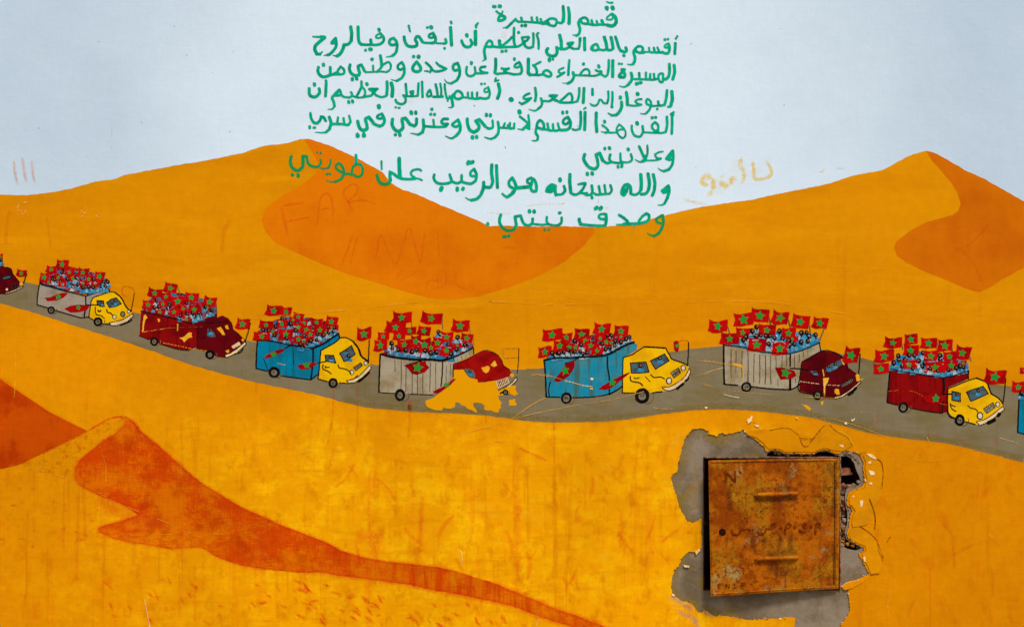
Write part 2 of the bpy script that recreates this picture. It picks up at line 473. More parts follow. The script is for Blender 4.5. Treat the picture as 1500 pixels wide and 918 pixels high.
def poly(name, p, mat, lvl, parent, smooth=False, amp=0.35, thick=None, freq=0.25):
    """a flat coat of paint with a hand-painted edge"""
    q = catmull(p, True, 2.0) if smooth else list(p)
    if amp: q = rough_edge(q, amp, freq, seed=lvl * 3.1, step=1.2 if len(p) < 40 and not smooth else 2.5)
    v = [W(x, y, lvl) for x, y in q]
    tris = tessellate_polygon([[Vector((x, -y, 0)) for x, y in q]])
    faces = [face_up(v, t) for t in tris]
    return mesh_obj(name, v, faces, M.get(mat) or MATS[mat], parent)

def face_up(v, t):
    a, b, c = (v[i] for i in t)
    # normal must face the viewer side (-y)
    ny = (b[2] - a[2]) * (c[0] - a[0]) - (b[0] - a[0]) * (c[2] - a[2])
    return tuple(t) if ny < 0 else tuple(reversed(t))

def stroke_field(strokes, grid, wob=0.18, seed=0.0):
    """strokes: list of (radius0, radius1, points) -> distance field of their union"""
    allp = [(x, y, r) for r0, r1, p in strokes for x, y in p for r in (max(r0, r1),)]
    x0 = min(a[0] - a[2] for a in allp) - 1.5; x1 = max(a[0] + a[2] for a in allp) + 1.5
    y0 = min(a[1] - a[2] for a in allp) - 1.5; y1 = max(a[1] + a[2] for a in allp) + 1.5
    nx = int((x1 - x0) / grid) + 2; ny = int((y1 - y0) / grid) + 2
    F = np.full((ny, nx), 9.0)
    for r0, r1, p in strokes:
        n = len(p)
        segs = [(p[0], p[0], r0, r0)] if n == 1 else []
        for i in range(n - 1):
            t0, t1 = i / (n - 1), (i + 1) / (n - 1)
            segs.append((p[i], p[i + 1], r0 + (r1 - r0) * t0, r0 + (r1 - r0) * t1))
        for a, b, ra, rb in segs:
            R = max(ra, rb) + 1.2
            i0 = max(0, int((min(a[0], b[0]) - R - x0) / grid)); i1 = min(nx, int((max(a[0], b[0]) + R - x0) / grid) + 2)
            j0 = max(0, int((min(a[1], b[1]) - R - y0) / grid)); j1 = min(ny, int((max(a[1], b[1]) + R - y0) / grid) + 2)
            if i1 <= i0 or j1 <= j0: continue
            X = x0 + np.arange(i0, i1) * grid; Y = y0 + np.arange(j0, j1) * grid
            X, Y = np.meshgrid(X, Y)
            dx, dy = b[0] - a[0], b[1] - a[1]
            L = dx * dx + dy * dy
            t = np.clip(((X - a[0]) * dx + (Y - a[1]) * dy) / L, 0, 1) if L > 1e-9 else np.zeros_like(X)
            d = np.hypot(X - a[0] - t * dx, Y - a[1] - t * dy) - (ra + (rb - ra) * t)
            F[j0:j1, i0:i1] = np.minimum(F[j0:j1, i0:i1], d)
    if wob:
        X = x0 + np.arange(nx) * grid; Y = y0 + np.arange(ny) * grid
        X, Y = np.meshgrid(X, Y)
        F = F + wob * (np.sin(X * 1.31 + Y * 0.7 + seed) * np.sin(Y * 1.13 - X * 0.5 + seed * 2) + 0.5 * np.sin(X * 2.9 - Y * 2.1 + seed) * np.sin(Y * 3.3 + X * 1.7))
    return F, x0, y0

def field_mesh(F, x0, y0, g):
    """marching squares: solid cells merged in rows, border cells cut where the field is zero"""
    ins = F < 0
    ny, nx = F.shape
    verts, faces, vid = [], [], {}
    def V(key, x, y):
        i = vid.get(key)
        if i is None:
            i = vid[key] = len(verts); verts.append((x, y))
        return i
    full = ins[:-1, :-1] & ins[:-1, 1:] & ins[1:, :-1] & ins[1:, 1:]
    some = (ins[:-1, :-1] | ins[:-1, 1:] | ins[1:, :-1] | ins[1:, 1:]) & ~full
    for j in range(ny - 1):
        row = full[j]
        if row.any():
            d = np.diff(np.concatenate(([0], row.view(np.int8), [0])))
            for a, b in zip(np.where(d == 1)[0], np.where(d == -1)[0]):
                faces.append((V((a, j), x0 + a * g, y0 + j * g), V((b, j), x0 + b * g, y0 + j * g),
                              V((b, j + 1), x0 + b * g, y0 + (j + 1) * g), V((a, j + 1), x0 + a * g, y0 + (j + 1) * g)))
    for j, i in zip(*np.where(some)):
        cs = [(i, j), (i + 1, j), (i + 1, j + 1), (i, j + 1)]
        out = []
        for k in range(4):
            a, b = cs[k], cs[(k + 1) % 4]
            fa, fb = F[a[1], a[0]], F[b[1], b[0]]
            if fa < 0: out.append(V(a, x0 + a[0] * g, y0 + a[1] * g))
            if (fa < 0) != (fb < 0):
                t = fa / (fa - fb)
                key = ('e', min(a, b), max(a, b))
                out.append(V(key, x0 + (a[0] + (b[0] - a[0]) * t) * g, y0 + (a[1] + (b[1] - a[1]) * t) * g))
        if len(out) >= 3: faces.append(tuple(out))
    return verts, faces

def parse(win, s, unit=None):
    """'w x y x y | w0>w1 x y ...' -> strokes in grid units (w = full width in window units)"""
    res = []
    for part in s.split('|'):
        t = part.split()
        if not t: continue
        sc = win[2]
        if '>' in t[0]:
            a, b = t[0].split('>'); a, b = float(a), float(b)
        else:
            a = b = float(t[0])
        p = pts(win, [float(q) for q in t[1:]])
        res.append((a / sc / 2, b / sc / 2, catmull(p, False, 1.0)))
    return res

def brush(name, strokes, mat, lvl, parent, grid=0.5, wob=0.18, fn=None):
    F, x0, y0 = stroke_field(strokes, grid, wob, seed=RND.random() * 6)
    v, f = field_mesh(F, x0, y0, grid)
    if not f: return None
    vv = [(fn(x, y) if fn else W(x, y, lvl)) for x, y in v]
    # window rows run downwards, so the winding already faces the viewer
    return mesh_obj(name, vv, f, M.get(mat) or MATS[mat], parent)

def ribbon(name, p, w, mat, lvl, parent, dens=1.0, fade=True, lean=1.0):
    """soft smear: three-strip ribbon, dense in the middle, nothing at its edges"""
    q = catmull(p, False, 2.0)
    n = len(q)
    if n < 2: q = [(q[0][0] - w * .3, q[0][1]), q[0], (q[0][0] + w * .3, q[0][1])]; n = 3
    verts, faces, den = [], [], []
    offs = (-1.0, -0.5, 0.0, 0.5, 1.0); dd = (0, .62, 1, .62, 0)
    for i, (x, y) in enumerate(q):
        a, b = q[max(i - 1, 0)], q[min(i + 1, n - 1)]
        dx, dy = b[0] - a[0], b[1] - a[1]
        L = math.hypot(dx, dy) or 1
        nx_, ny_ = -dy / L, dx / L
        t = i / (n - 1)
        e = min(1, min(t, 1 - t) * n / 3.0) if fade else 1
        ww = w * (0.85 + 0.3 * noise.noise((x * .2, y * .2, 3))) * (0.6 + 0.4 * e)
        for k, o in enumerate(offs):
            verts.append(W(x + nx_ * o * ww / 2, y + ny_ * o * ww / 2, lvl + i * 0.0004 + k * 0.0002))
            den.append(dens * e * dd[k] * (1 + (lean - 1) * t))
    for i in range(n - 1):
        for k in range(4):
            faces.append((i * 5 + k, i * 5 + k + 1, i * 5 + k + 6, i * 5 + k + 5))
    return mesh_obj(name, verts, faces, MATS[mat], parent, density=den)
# ------------------------------------------------------------------ ground
def ground():
    bm = bmesh.new()
    vs = [bm.verts.new(p) for p in ((-600, -600, -0.012), (600, -600, -0.012), (600, 600, -0.012), (-600, 600, -0.012))]
    bm.faces.new(vs)
    me = bpy.data.meshes.new("pavement"); bm.to_mesh(me); bm.free()
    me.materials.append(M['ground'])
    o = bpy.data.objects.new("pavement", me); COL.objects.link(o)
    tag(o, kind="structure", label="dusty concrete pavement in front of the painted wall")
ground()

# ------------------------------------------------------------------ the wall
wall = empty("painted_wall", (0, 0, 0))
tag(wall, "plastered street wall painted with a convoy of flag-waving trucks crossing orange dunes", "wall")

HOLE = [(1000.7, 648.7), (1004, 640), (1011.3, 631.3), (1017, 628), (1023, 627), (1031, 628), (1038, 631), (1036.7, 636), (1043, 636.5),
        (1051, 639), (1053, 635), (1058, 634), (1063, 636), (1071, 634.7), (1080, 632), (1088, 629.5), (1091, 631), (1093, 634), (1101, 639.5), (1108.7, 644.7),
        (1114, 649), (1118, 652.7), (1121, 657), (1122, 661), (1126, 660), (1130, 658.6), (1136, 658.5), (1142, 660), (1149, 664.2), (1161, 663.6), (1163, 662), (1166, 664.2),
        (1180, 664), (1192, 664), (1198, 661), (1205, 658.6), (1214, 658.8), (1219, 662), (1226, 664.5), (1232, 663), (1236, 660.5), (1241, 659.2), (1247, 661),
        (1253, 661.5), (1260, 666), (1265, 677), (1263.5, 685), (1266.7, 700.7), (1264, 711), (1257, 715), (1251, 716), (1244, 720), (1241, 725), (1241, 740), (1246, 742),
        (1249, 748), (1247, 752), (1244, 755), (1245, 764), (1244, 771), (1240, 780), (1243, 788), (1250, 793), (1258, 798), (1265, 801), (1266.7, 806),
        (1259, 811), (1259, 814), (1262, 818), (1268, 829), (1272.7, 840), (1264, 845), (1254, 849), (1244, 851), (1238, 855), (1231.5, 857.5), (1233, 861.5), (1243, 863),
        (1243, 871), (1245, 883), (1245, 895), (1240, 904), (1235, 911), (1230, 920), (1222, 932), (1196, 944), (1172, 936), (1164, 920), (1165, 912), (1164.7, 902.7), (1153, 903.5), (1146, 904),
        (1137, 905.5), (1120, 906), (1098, 907.5), (1088, 906), (1082, 905), (1070, 902.5), (1055, 901), (1049, 903), (1043, 900), (1037, 895.5),
        (1031, 894), (1026, 897), (1022, 896), (1017, 888), (1009, 882), (1003, 880.5), (997, 879), (990, 874), (985, 869), (983, 860), (984, 850), (986, 843), (988, 835), (994, 829),
        (998, 818), (1006, 810), (1009, 807), (1019, 808), (1024, 805), (1027.5, 802), (1028, 790), (1027.5, 772), (1027.4, 757), (1023, 762), (1014, 765.5), (1007, 763), (1003, 756), (998, 748),
        (993, 738), (991, 726), (989, 720), (985, 708), (984, 700), (985.5, 694), (991, 691), (993, 685), (994, 677), (996, 668), (998, 661)]
HOLE = rough_edge(HOLE, 1.7, 0.3, 2.0, True, 1.3)
NICHE = [(1031, 671), (1080, 671), (1123, 670.5), (1124, 664), (1131, 660.5), (1141, 662), (1150, 666), (1165, 665.5), (1192, 666), (1200, 661.5), (1212, 661),
         (1222, 665), (1231, 668), (1240, 667.5), (1247, 671), (1252, 679), (1255, 689), (1260, 699), (1261, 707), (1256, 712), (1247, 713), (1240, 716),
         (1238, 728), (1239.5, 742), (1242, 752), (1241, 768), (1237.5, 779), (1240, 789), (1247, 795), (1257, 799), (1262, 803), (1254, 806), (1243, 804), (1236, 800.5), (1231, 801),
         (1231, 830), (1230.5, 862), (1180, 863), (1100, 864), (1031, 864)]
NICHE = rough_edge(NICHE, 0.35, 0.3, 6.0, True, 2.0)
RX0, RX1, RY0, RY1 = -1250.0, 2750.0, -391.0, 1209.0

def sheet_with_hole(name, hole, lvl, depth, mats, parent, outer_depth=None):
    outer = [(RX0, RY0), (RX1, RY0), (RX1, RY1), (RX0, RY1)]
    loops = [[Vector((x, -y, 0)) for x, y in outer], [Vector((x, -y, 0)) for x, y in hole]]
    flat = outer + hole
    v = [W(x, y, lvl) for x, y in flat]
    faces = [face_up(v, t) for t in tessellate_polygon(loops)]
    mi = [0] * len(faces)
    nb = len(v)
    for x, y in flat:
        v.append(W(x, y, lvl - depth))
    nh = len(hole)
    for i in range(nh):
        a, b = 4 + i, 4 + (i + 1) % nh
        faces.append((a, b, nb + b, nb + a)); mi.append(1)
    for i in range(4):
        a, b = i, (i + 1) % 4
        faces.append((a, b, nb + b, nb + a)); mi.append(0)
    return mesh_obj(name, v, faces, mats, parent, midx=mi)

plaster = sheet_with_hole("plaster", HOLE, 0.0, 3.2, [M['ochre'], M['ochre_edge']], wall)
tag(plaster, label="ochre painted plaster broken away around the rusty cabinet")
cem = sheet_with_hole("cement_render", NICHE, -3.0, 120, [M['cement'], M['cavity']], wall)
tag(cem, label="bare grey cement showing round the rusty cabinet")
# masonry behind, closing the niche
def masonry():
    x0, _, z0 = W(RX0, RY1); x1, _, z1 = W(RX1, RY0)
    z0 = -0.01
    ya, yb = 0.124, 0.24
    v = [(x0, ya, z0), (x1, ya, z0), (x1, ya, z1), (x0, ya, z1), (x0, yb, z0), (x1, yb, z0), (x1, yb, z1), (x0, yb, z1)]
    f = [(0, 1, 2, 3), (5, 4, 7, 6), (4, 0, 3, 7), (1, 5, 6, 2), (3, 2, 6, 7), (4, 5, 1, 0)]
    mesh_obj("masonry", v, f, M['cavity'], wall)
masonry()

# lumps of mortar and a brick end in the broken corner
def hole_bleed():
    n = len(HOLE)
    cx, cy = 1110, 765
    seg = [(x + (cx - x) * .03, y + (cy - y) * .03) for x, y in HOLE]
    left = [p for p in seg if p[0] < 1030 and p[1] < 766]
    i0 = min(range(n), key=lambda i: math.dist(HOLE[i], (1028, 757)))
    i1 = min(range(n), key=lambda i: math.dist(HOLE[i], (1095, 635)))
    run = [seg[(i0 + k) % n] for k in range(0, (i1 - i0) % n, 5)]
    ribbon('paint_smear', run, 30, 'bleed_olive', -2.7, wall, 1.2)
    i2 = min(range(n), key=lambda i: math.dist(HOLE[i], (1060, 902)))
    i3 = min(range(n), key=lambda i: math.dist(HOLE[i], (1026, 803)))
    run = [seg[(i2 + k) % n] for k in range(0, (i3 - i2) % n, 5)]
    ribbon('paint_smear', run, 16, 'bleed_olive', -2.7, wall, 1.7)
hole_bleed()
def lump(px, py, r, lvl, mat, name="mortar_lump", sq=(1, 1, 1), seed=0):
    bm = bmesh.new()
    bmesh.ops.create_icosphere(bm, subdivisions=2, radius=r * PX)
    for v in bm.verts:
        k = 1 + 0.55 * noise.noise(v.co * (1.3 / (r * PX)) + Vector((seed, seed * 2, 0)))
        v.co = Vector((v.co.x * k * sq[0], v.co.y * k * sq[1], v.co.z * k * sq[2]))
    c = Vector(W(px, py, lvl))
    vs = [tuple(v.co + c) for v in bm.verts]
    fs = [tuple(v.index for v in f.verts) for f in bm.faces]
    bm.free()
    return mesh_obj(name, vs, fs, M[mat], wall)
rl = random.Random(3)
for k in range(26):
    yy = 716 + 84 * k / 25
    lump(1236.5 + rl.uniform(-2.5, 3.2), yy, rl.uniform(2.6, 4.4), rl.uniform(-22, -11), rl.choice(('cavity', 'rubble', 'ochre_edge', 'ochre_edge', 'brick', 'rubble')), seed=rl.random() * 9, sq=(rl.uniform(.7, 1.3), .7, rl.uniform(.6, 1.2)))
for px, py, r, lv, mt in ((1238, 664, 3.0, -4, 'rubble'), (1243, 664, 3.6, -3, 'rubble'), (1249, 667, 3.2, -4, 'rubble'), (1254, 671, 3.4, -5, 'rubble'),
                          (1247, 664, 2.6, -1, 'rubble'), (1258, 676, 3.0, -4, 'rubble'), (1236, 667, 2.2, -6, 'rubble'),
                          (1238, 712, 4.0, -14, 'brick'), (1245, 713, 3.6, -10, 'brick'), (1252, 712, 4.2, -9, 'rubble'), (1259, 706, 3.2, -7, 'rubble'),
                          (1236, 722, 3.2, -12, 'rubble'), (1236, 731, 3.4, -12, 'rubble'), (1235, 741, 2.6, -18, 'rubble'), (1243, 745, 2.8, -4, 'rubble'),
                          (1237, 752, 3.0, -16, 'cavity'), (1238, 762, 3.4, -9, 'rubble'), (1237, 772, 3.2, -10, 'rubble'), (1235, 782, 3.0, -14, 'rubble'),
                          (1238, 790, 3.2, -12, 'rubble'), (1243, 797, 3.0, -9, 'ochre_edge'), (1250, 800, 3.2, -8, 'ochre_edge'), (1257, 802, 2.6, -7, 'cavity'),
                          (1143, 664, 4.0, -12, 'ochre_edge'), (1137, 663, 2.5, -14, 'brick'), (1155, 666, 2.6, -7, 'ochre_edge'), (1175, 665.5, 2.8, -7, 'ochre_edge'),
                          (1188, 666, 2.6, -8, 'ochre_edge'), (1226, 666, 2.4, -8, 'ochre_edge'), (1259, 690, 2.8, -9, 'rubble')):
    lump(px, py, r, lv, mt, seed=rl.random() * 9, sq=(1, .8, rl.uniform(.7, 1.1)))

def slab(name, p, lvl, th, mat, parent, edge=None, amp=0.4, freq=0.3, tilt=(0, 0)):
    """a loose plate of plaster with its own thickness; tilt lifts it across x / y (mm per grid unit)"""
    q = rough_edge(p, amp, freq, lvl * 2.0, True, 1.6)
    cx = sum(a for a, _ in q) / len(q); cy = sum(b for _, b in q) / len(q)
    f_ = lambda x, y: lvl + tilt[0] * (x - cx) + tilt[1] * (y - cy)
    v = [W(x, y, f_(x, y)) for x, y in q] + [W(x, y, f_(x, y) - th) for x, y in q]
    n = len(q)
    faces = [face_up(v, t) for t in tessellate_polygon([[Vector((x, -y, 0)) for x, y in q]])]
    mi = [0] * len(faces)
    for i in range(n):
        j = (i + 1) % n
        faces.append((i, n + i, n + j, j)); mi.append(1)
    return mesh_obj(name, v, faces, [M[mat], M[edge or mat]], parent, midx=mi)

rc = random.Random(9)
for k in range(90):
    x, y = HOLE[rc.randrange(len(HOLE))]
    if x < 1030 and rc.random() < .5: continue
    if y > 917: continue
    lump(x + rc.uniform(-1, 1), y + rc.uniform(-1, 1), rc.uniform(.6, 1.7), rc.uniform(-2.6, .2), rc.choice(('ochre_flake', 'ochre_edge', 'ochre', 'chip', 'rubble')), name="plaster_crumb", seed=rc.random() * 9, sq=(1, .7, .8))
# brick end bridging the hole, right of the cabinet
slab("brick", [(1232, 688.5), (1247, 686), (1249, 688), (1249, 692.5), (1252, 693), (1252.5, 696), (1234, 698)], -20, 30, 'brick', wall, amp=0.3)

# plates of plaster that have come loose round the cabinet
slab("plaster_flake", [(1094, 636), (1100, 631), (1112, 629), (1128, 629), (1140, 627.6), (1153, 626.6), (1161, 629.5), (1169, 637), (1171, 642), (1174, 649), (1178, 653.4), (1184, 653.4), (1188, 646),
                       (1198, 636.5), (1207, 623.5), (1213, 622.5), (1221, 628), (1240, 640), (1248, 652), (1240, 657.5), (1232, 660), (1220, 659), (1212, 656), (1204, 656), (1192, 661.5), (1166, 661),
                       (1150, 661.5), (1143, 657.5), (1134, 656), (1125, 657), (1119, 649), (1108, 640.5)], 2.2, 3.4, 'ochre_flake', wall, 'ochre_edge', tilt=(0, -0.03))
slab("plaster_flake", [(1268, 664), (1276, 666), (1284, 671.5), (1291, 676), (1293, 692), (1292.5, 708), (1291, 722), (1287, 733), (1280, 742), (1276, 760), (1270, 768), (1258, 770), (1249, 772), (1247.5, 765),
                       (1249, 755), (1253, 748), (1248, 739.5), (1244, 738), (1244, 727), (1252, 719), (1266, 715), (1270, 702), (1267, 686), (1268, 676), (1264, 667)], 1.9, 3.2, 'ochre_flake', wall, 'ochre_edge', tilt=(-0.02, 0))
slab("plaster_flake", [(1262, 770.5), (1270, 778), (1283, 790), (1287, 803), (1290, 816), (1293, 828), (1287, 838), (1276, 840), (1271, 828), (1264, 815), (1263, 811), (1269, 806), (1267, 799), (1256, 794), (1246, 788.5), (1243, 781), (1247, 773)],
     1.7, 2.8, 'ochre_flake', wall, 'ochre_edge')
slab("plaster_flake", [(1232.5, 858), (1240, 852.6), (1254, 849.6), (1262, 847), (1272, 842), (1274, 845), (1262, 853), (1248, 860.5), (1237, 863.2)], 1.6, 3.2, 'ochre', wall, 'chip', tilt=(0, 0.15))
for p in ([(1269, 664), (1277, 665), (1283, 670), (1283, 673), (1275, 669)], [(1271, 677), (1275, 674.5), (1276.5, 678), (1272, 678.5)], [(1272, 688), (1280, 690), (1281, 695), (1275, 695.5), (1273, 691)],
          [(1272.5, 707), (1277, 705.6), (1277.5, 709.5), (1273.5, 709)], [(1259, 733), (1264, 732), (1263, 740), (1260, 742.5)], [(1229, 652), (1235, 651), (1236, 655), (1231, 654)],
          [(1094, 615), (1100, 611), (1101, 616), (1096, 620)], [(1105, 621.6), (1112, 622.6), (1111, 625), (1106.5, 624)], [(1264, 816), (1267, 814), (1267.5, 822), (1265.5, 822)],
          [(1018, 808), (1024, 803.5), (1026, 804.5), (1020, 812)], [(1001, 827), (1010, 828), (1009, 830.4), (1002.5, 829.6)], [(984, 869), (987, 869), (988.5, 872), (985, 872)],
          [(1165, 612), (1167.5, 611), (1168, 613.5)], [(1246, 613), (1249, 614.5), (1252.5, 611.6), (1251, 615), (1247.5, 616.8)], [(1236, 618.6), (1240, 617.5), (1240.5, 621), (1238, 621.5)],
          [(1033, 595.5), (1037, 596), (1034.5, 598.5), (1032, 597)], [(1248, 726), (1251, 725), (1250.5, 728)], [(1266, 702), (1268, 701.4), (1268.5, 704), (1266.5, 704.5)]):
    slab("plaster_chip", p, 2.9, 3.2, 'chip', wall, amp=0.25)

def crack(s, win, w=1.1, lvl=0.45, name="crack"):
    brush(name, parse(win, s if not isinstance(s, list) else ' | '.join(s)), 'crack', lvl, wall, grid=0.5, wob=0.3)
A2 = (1120, 610, 7.5); A4 = (1120, 700, 7.5)
crack("8>5 60 150 150 130 240 125 300 145 330 172 375 205 380 236 | 8>5 380 236 450 240 520 238 | 7 390 262 420 310 440 326 480 322 | 7>4 500 280 550 215 590 160 655 92 | 7>4 715 92 760 140 830 185 900 220 940 280 970 322", A2, lvl=2.9)
crack("7>4 1040 408 1120 385 | 8>5 1225 460 1280 500 1300 620 1292 700 1285 790", A2, lvl=2.6)
crack("12>6 1150 230 1190 330 1215 430 1208 560 | 10>5 1050 530 1140 590 1222 672 1240 740 1262 830 1300 880 | 8>3 1380 640 1340 700", A4, lvl=2.5)
crack("6>3 1180 160 1195 210 1160 240 | 5>3 1000 60 1080 100", (970, 610, 7.5), lvl=1.5)
crack("5>3 1250 0 1280 90 1300 160 1240 260 1210 310 | 8>4 1160 340 1270 330", (1120, 796, 7.5), lvl=1.4)

# ------------------------------------------------------------------ the painted landscape
RIDGE = [(-1250, 330), (-300, 300), (-60, 284), (0, 285), (40, 286), (80, 281), (105, 276), (140, 266), (170, 262), (180, 257), (250, 243.5), (300, 235.5), (360, 223), (385, 214), (420, 210),
         (440, 204), (452, 203.5), (480, 212), (520, 230), (560, 252), (574, 269), (590, 278), (607, 283), (645, 300), (700, 323), (716, 331), (735, 330.5), (780, 332), (820, 331), (870, 333), (905, 330.5),
         (930, 327), (960, 319), (980, 314), (1000, 309), (1035, 302), (1060, 298), (1100, 293), (1140, 284), (1175, 277), (1215, 269), (1250, 257), (1290, 250), (1305, 243), (1330, 229), (1345, 224),
         (1357, 220.5), (1372, 225), (1395, 238), (1415, 250), (1440, 261), (1470, 278), (1500, 295), (1640, 350), (1900, 400), (2750, 430)]
RIDGE = rough_edge(RIDGE, 0.7, 0.12, 1.0, False, 3.0)
poly("painted_sky", [(RX0, RY0 + 2), (RX1, RY0 + 2), (RX1, 460)] + RIDGE[::-1][1:-1] + [(RX0, 460)], 'sky', 0.10, wall, amp=0)
dune = poly("painted_dune", RIDGE + [(2750, 640), (1500, 640), (1200, 560), (800, 570), (500, 540), (200, 450), (0, 410), (-400, 380), (-1250, 360)], 'dune', 0.16, wall, amp=0)
tag(dune, label="ochre painted dunes rising to two peaks under the sky")
RIDX = lambda a, b: [p for p in RIDGE if a <= p[0] <= b]
poly("painted_dune_shade", [(446, 205.5), (457, 222), (466, 240), (462, 255), (440, 272), (408, 290), (388, 306), (383, 322), (388, 338), (402, 355), (430, 369), (470, 386), (510, 402), (545, 412),
                            (590, 426), (630, 437), (665, 438.5), (700, 434), (735, 424), (770, 412), (800, 399), (830, 381), (855, 360), (872, 340), (869, 333.6)] + [(x, y + 0.5) for x, y in RIDX(452, 866)[::-1]],
     'dune_shade', 0.22, wall, amp=0.5, freq=0.15)
poly("painted_dune_shade", [(1357, 221.5), (1364, 235), (1378, 250), (1392, 266), (1402, 282), (1407, 298), (1404, 309), (1396, 315), (1380, 319), (1358, 325), (1340, 334), (1325, 344), (1313, 354), (1309, 363),
                            (1314, 375), (1330, 386), (1360, 400), (1390, 412), (1415, 423), (1434, 428), (1450, 421), (1470, 408), (1500, 392), (1700, 330)] + [(x, y + 0.5) for x, y in RIDX(1359, 1600)[::-1]],
     'dune_shade_dark', 0.22, wall, amp=0.5, freq=0.15)
poly("painted_dune_shade", [(-300, 470), (-100, 520), (0, 555), (22, 570), (45, 585), (70, 602), (95, 615), (128, 631), (95, 648), (60, 665), (30, 680), (0, 687), (-200, 720)], 'rust_dune_flat', 0.10, wall, amp=0.7, freq=0.3)
MAINR = [(166, 636), (176, 628), (186, 616), (197, 619), (205, 630), (213, 637), (230, 650), (245, 664), (267, 683), (283, 697), (300, 710), (325, 725), (353, 742), (385, 756), (410, 768), (440, 779),
         (480, 795), (500, 806), (530, 815), (567, 822), (600, 825), (640, 830), (667, 835), (700, 846), (720, 852), (767, 871), (817, 892), (850, 903), (890, 919), (960, 945), (900, 940), (850, 921),
         (800, 906), (750, 887), (710, 878), (667, 869), (640, 865), (600, 856), (560, 850), (500, 843), (470, 838), (433, 838), (395, 834), (360, 829), (335, 822), (318, 815), (303, 806), (293, 801), (270, 802), (253, 804),
         (225, 799), (195, 795), (165, 788), (148, 780), (143, 774), (155, 768), (185, 760), (202, 754), (190, 744), (167, 734), (150, 727), (125, 715), (113, 708), (109, 697), (110, 684), (116, 674), (135, 658), (150, 646)]
mr = poly("painted_dune_shade", MAINR, 'rust_dune', 0.16, wall, amp=0.8, freq=0.3)
tag(mr, label="worn burnt-orange shade of the dune at the lower left")
poly("painted_crest", [(130, 630), (160, 613), (178, 610.5), (186, 613), (176, 627), (150, 645), (133, 658), (114, 674), (108, 684), (107, 698), (100, 700), (70, 693), (35, 687), (10, 686), (40, 676), (62, 665), (98, 648)],
     'crest', 0.13, wall, amp=0.8)
ribbon("worn_wash", [(140, 728), (165, 742), (200, 756), (250, 766)], 26, 'dab_red', 0.24, wall, .42)
ribbon("worn_wash", [(150, 748), (190, 760), (240, 772)], 16, 'dab_red', 0.25, wall, .35)
ribbon("soft_edge", MAINR[:23], 9, 'dab_red', 0.25, wall, .7)
ribbon("soft_edge", MAINR[24:42], 12, 'dab_red', 0.25, wall, .75)
ribbon("soft_edge", MAINR[42:] + MAINR[:1], 8, 'dab_red', 0.25, wall, .55)
ribbon("soft_edge", [(-100, 520), (0, 555), (22, 570), (45, 585), (70, 602), (95, 615), (128, 631)], 8, 'dab_red', 0.25, wall, .5)
ribbon("crest_line", [(127, 632), (145, 621), (162, 612.5), (180, 610), (192, 616), (205, 629)], 5.0, 'dab_red', 0.24, wall, 1.2)
ribbon("crest_line", [(60, 666), (95, 649), (129, 631)], 3.0, 'dab_red', 0.24, wall, 0.9)

ROAD_T = [(-1240, 330), (-700, 352), (-400, 372), (-60, 400), (0, 408), (50, 416), (100, 430), (150, 446), (200, 458), (260, 470), (330, 490), (370, 500), (430, 510), (500, 524), (545, 533), (600, 538), (680, 541), (760, 541), (860, 534),
          (930, 524), (980, 516), (1020, 510), (1060, 507), (1120, 506), (1190, 510), (1230, 518), (1262, 524), (1300, 533), (1350, 545), (1400, 556), (1447, 561), (1484, 566), (1520, 572), (1800, 620), (2200, 660), (2740, 690)]
ROAD_B = [(-1240, 352), (-700, 376), (-400, 400), (-60, 425), (0, 443.5), (50, 458), (104, 475), (160, 493), (220, 513), (290, 537), (360, 556), (420, 569), (460, 577), (500, 588), (536, 596), (575, 600), (608, 603), (660, 605), (710, 608), (755, 614),
          (800, 618), (850, 618), (900, 616), (950, 609), (1000, 602), (1050, 599), (1100, 601), (1150, 606), (1187, 611), (1215, 618), (1234, 623), (1260, 630), (1280, 635), (1320, 641), (1380, 648), (1420, 656), (1436, 661), (1470, 668), (1500, 677), (1800, 740), (2200, 800), (2740, 850)]
ROAD_T = [p for p in ROAD_T]; 
road = poly("painted_road", catmull(ROAD_T, False, 8) + catmull(ROAD_B, False, 8)[::-1], 'road', 0.28, wall, amp=0.9, freq=0.1)
tag(road, label="grey-brown painted road winding across the dunes under the trucks")
for k in range(3):
    ribbon("road_edge_bleed", [(x, y - 3 - k * 1.5) for x, y in ROAD_B if 480 <= x <= 1560], 16 - 3 * k, 'bleed_olive', 0.32 + 0.01 * k, wall, 0.55)
ribbon("road_edge_bleed", [(x, y + 3) for x, y in ROAD_T if 980 <= x <= 1500], 8, 'bleed_olive', 0.32, wall, 0.3)

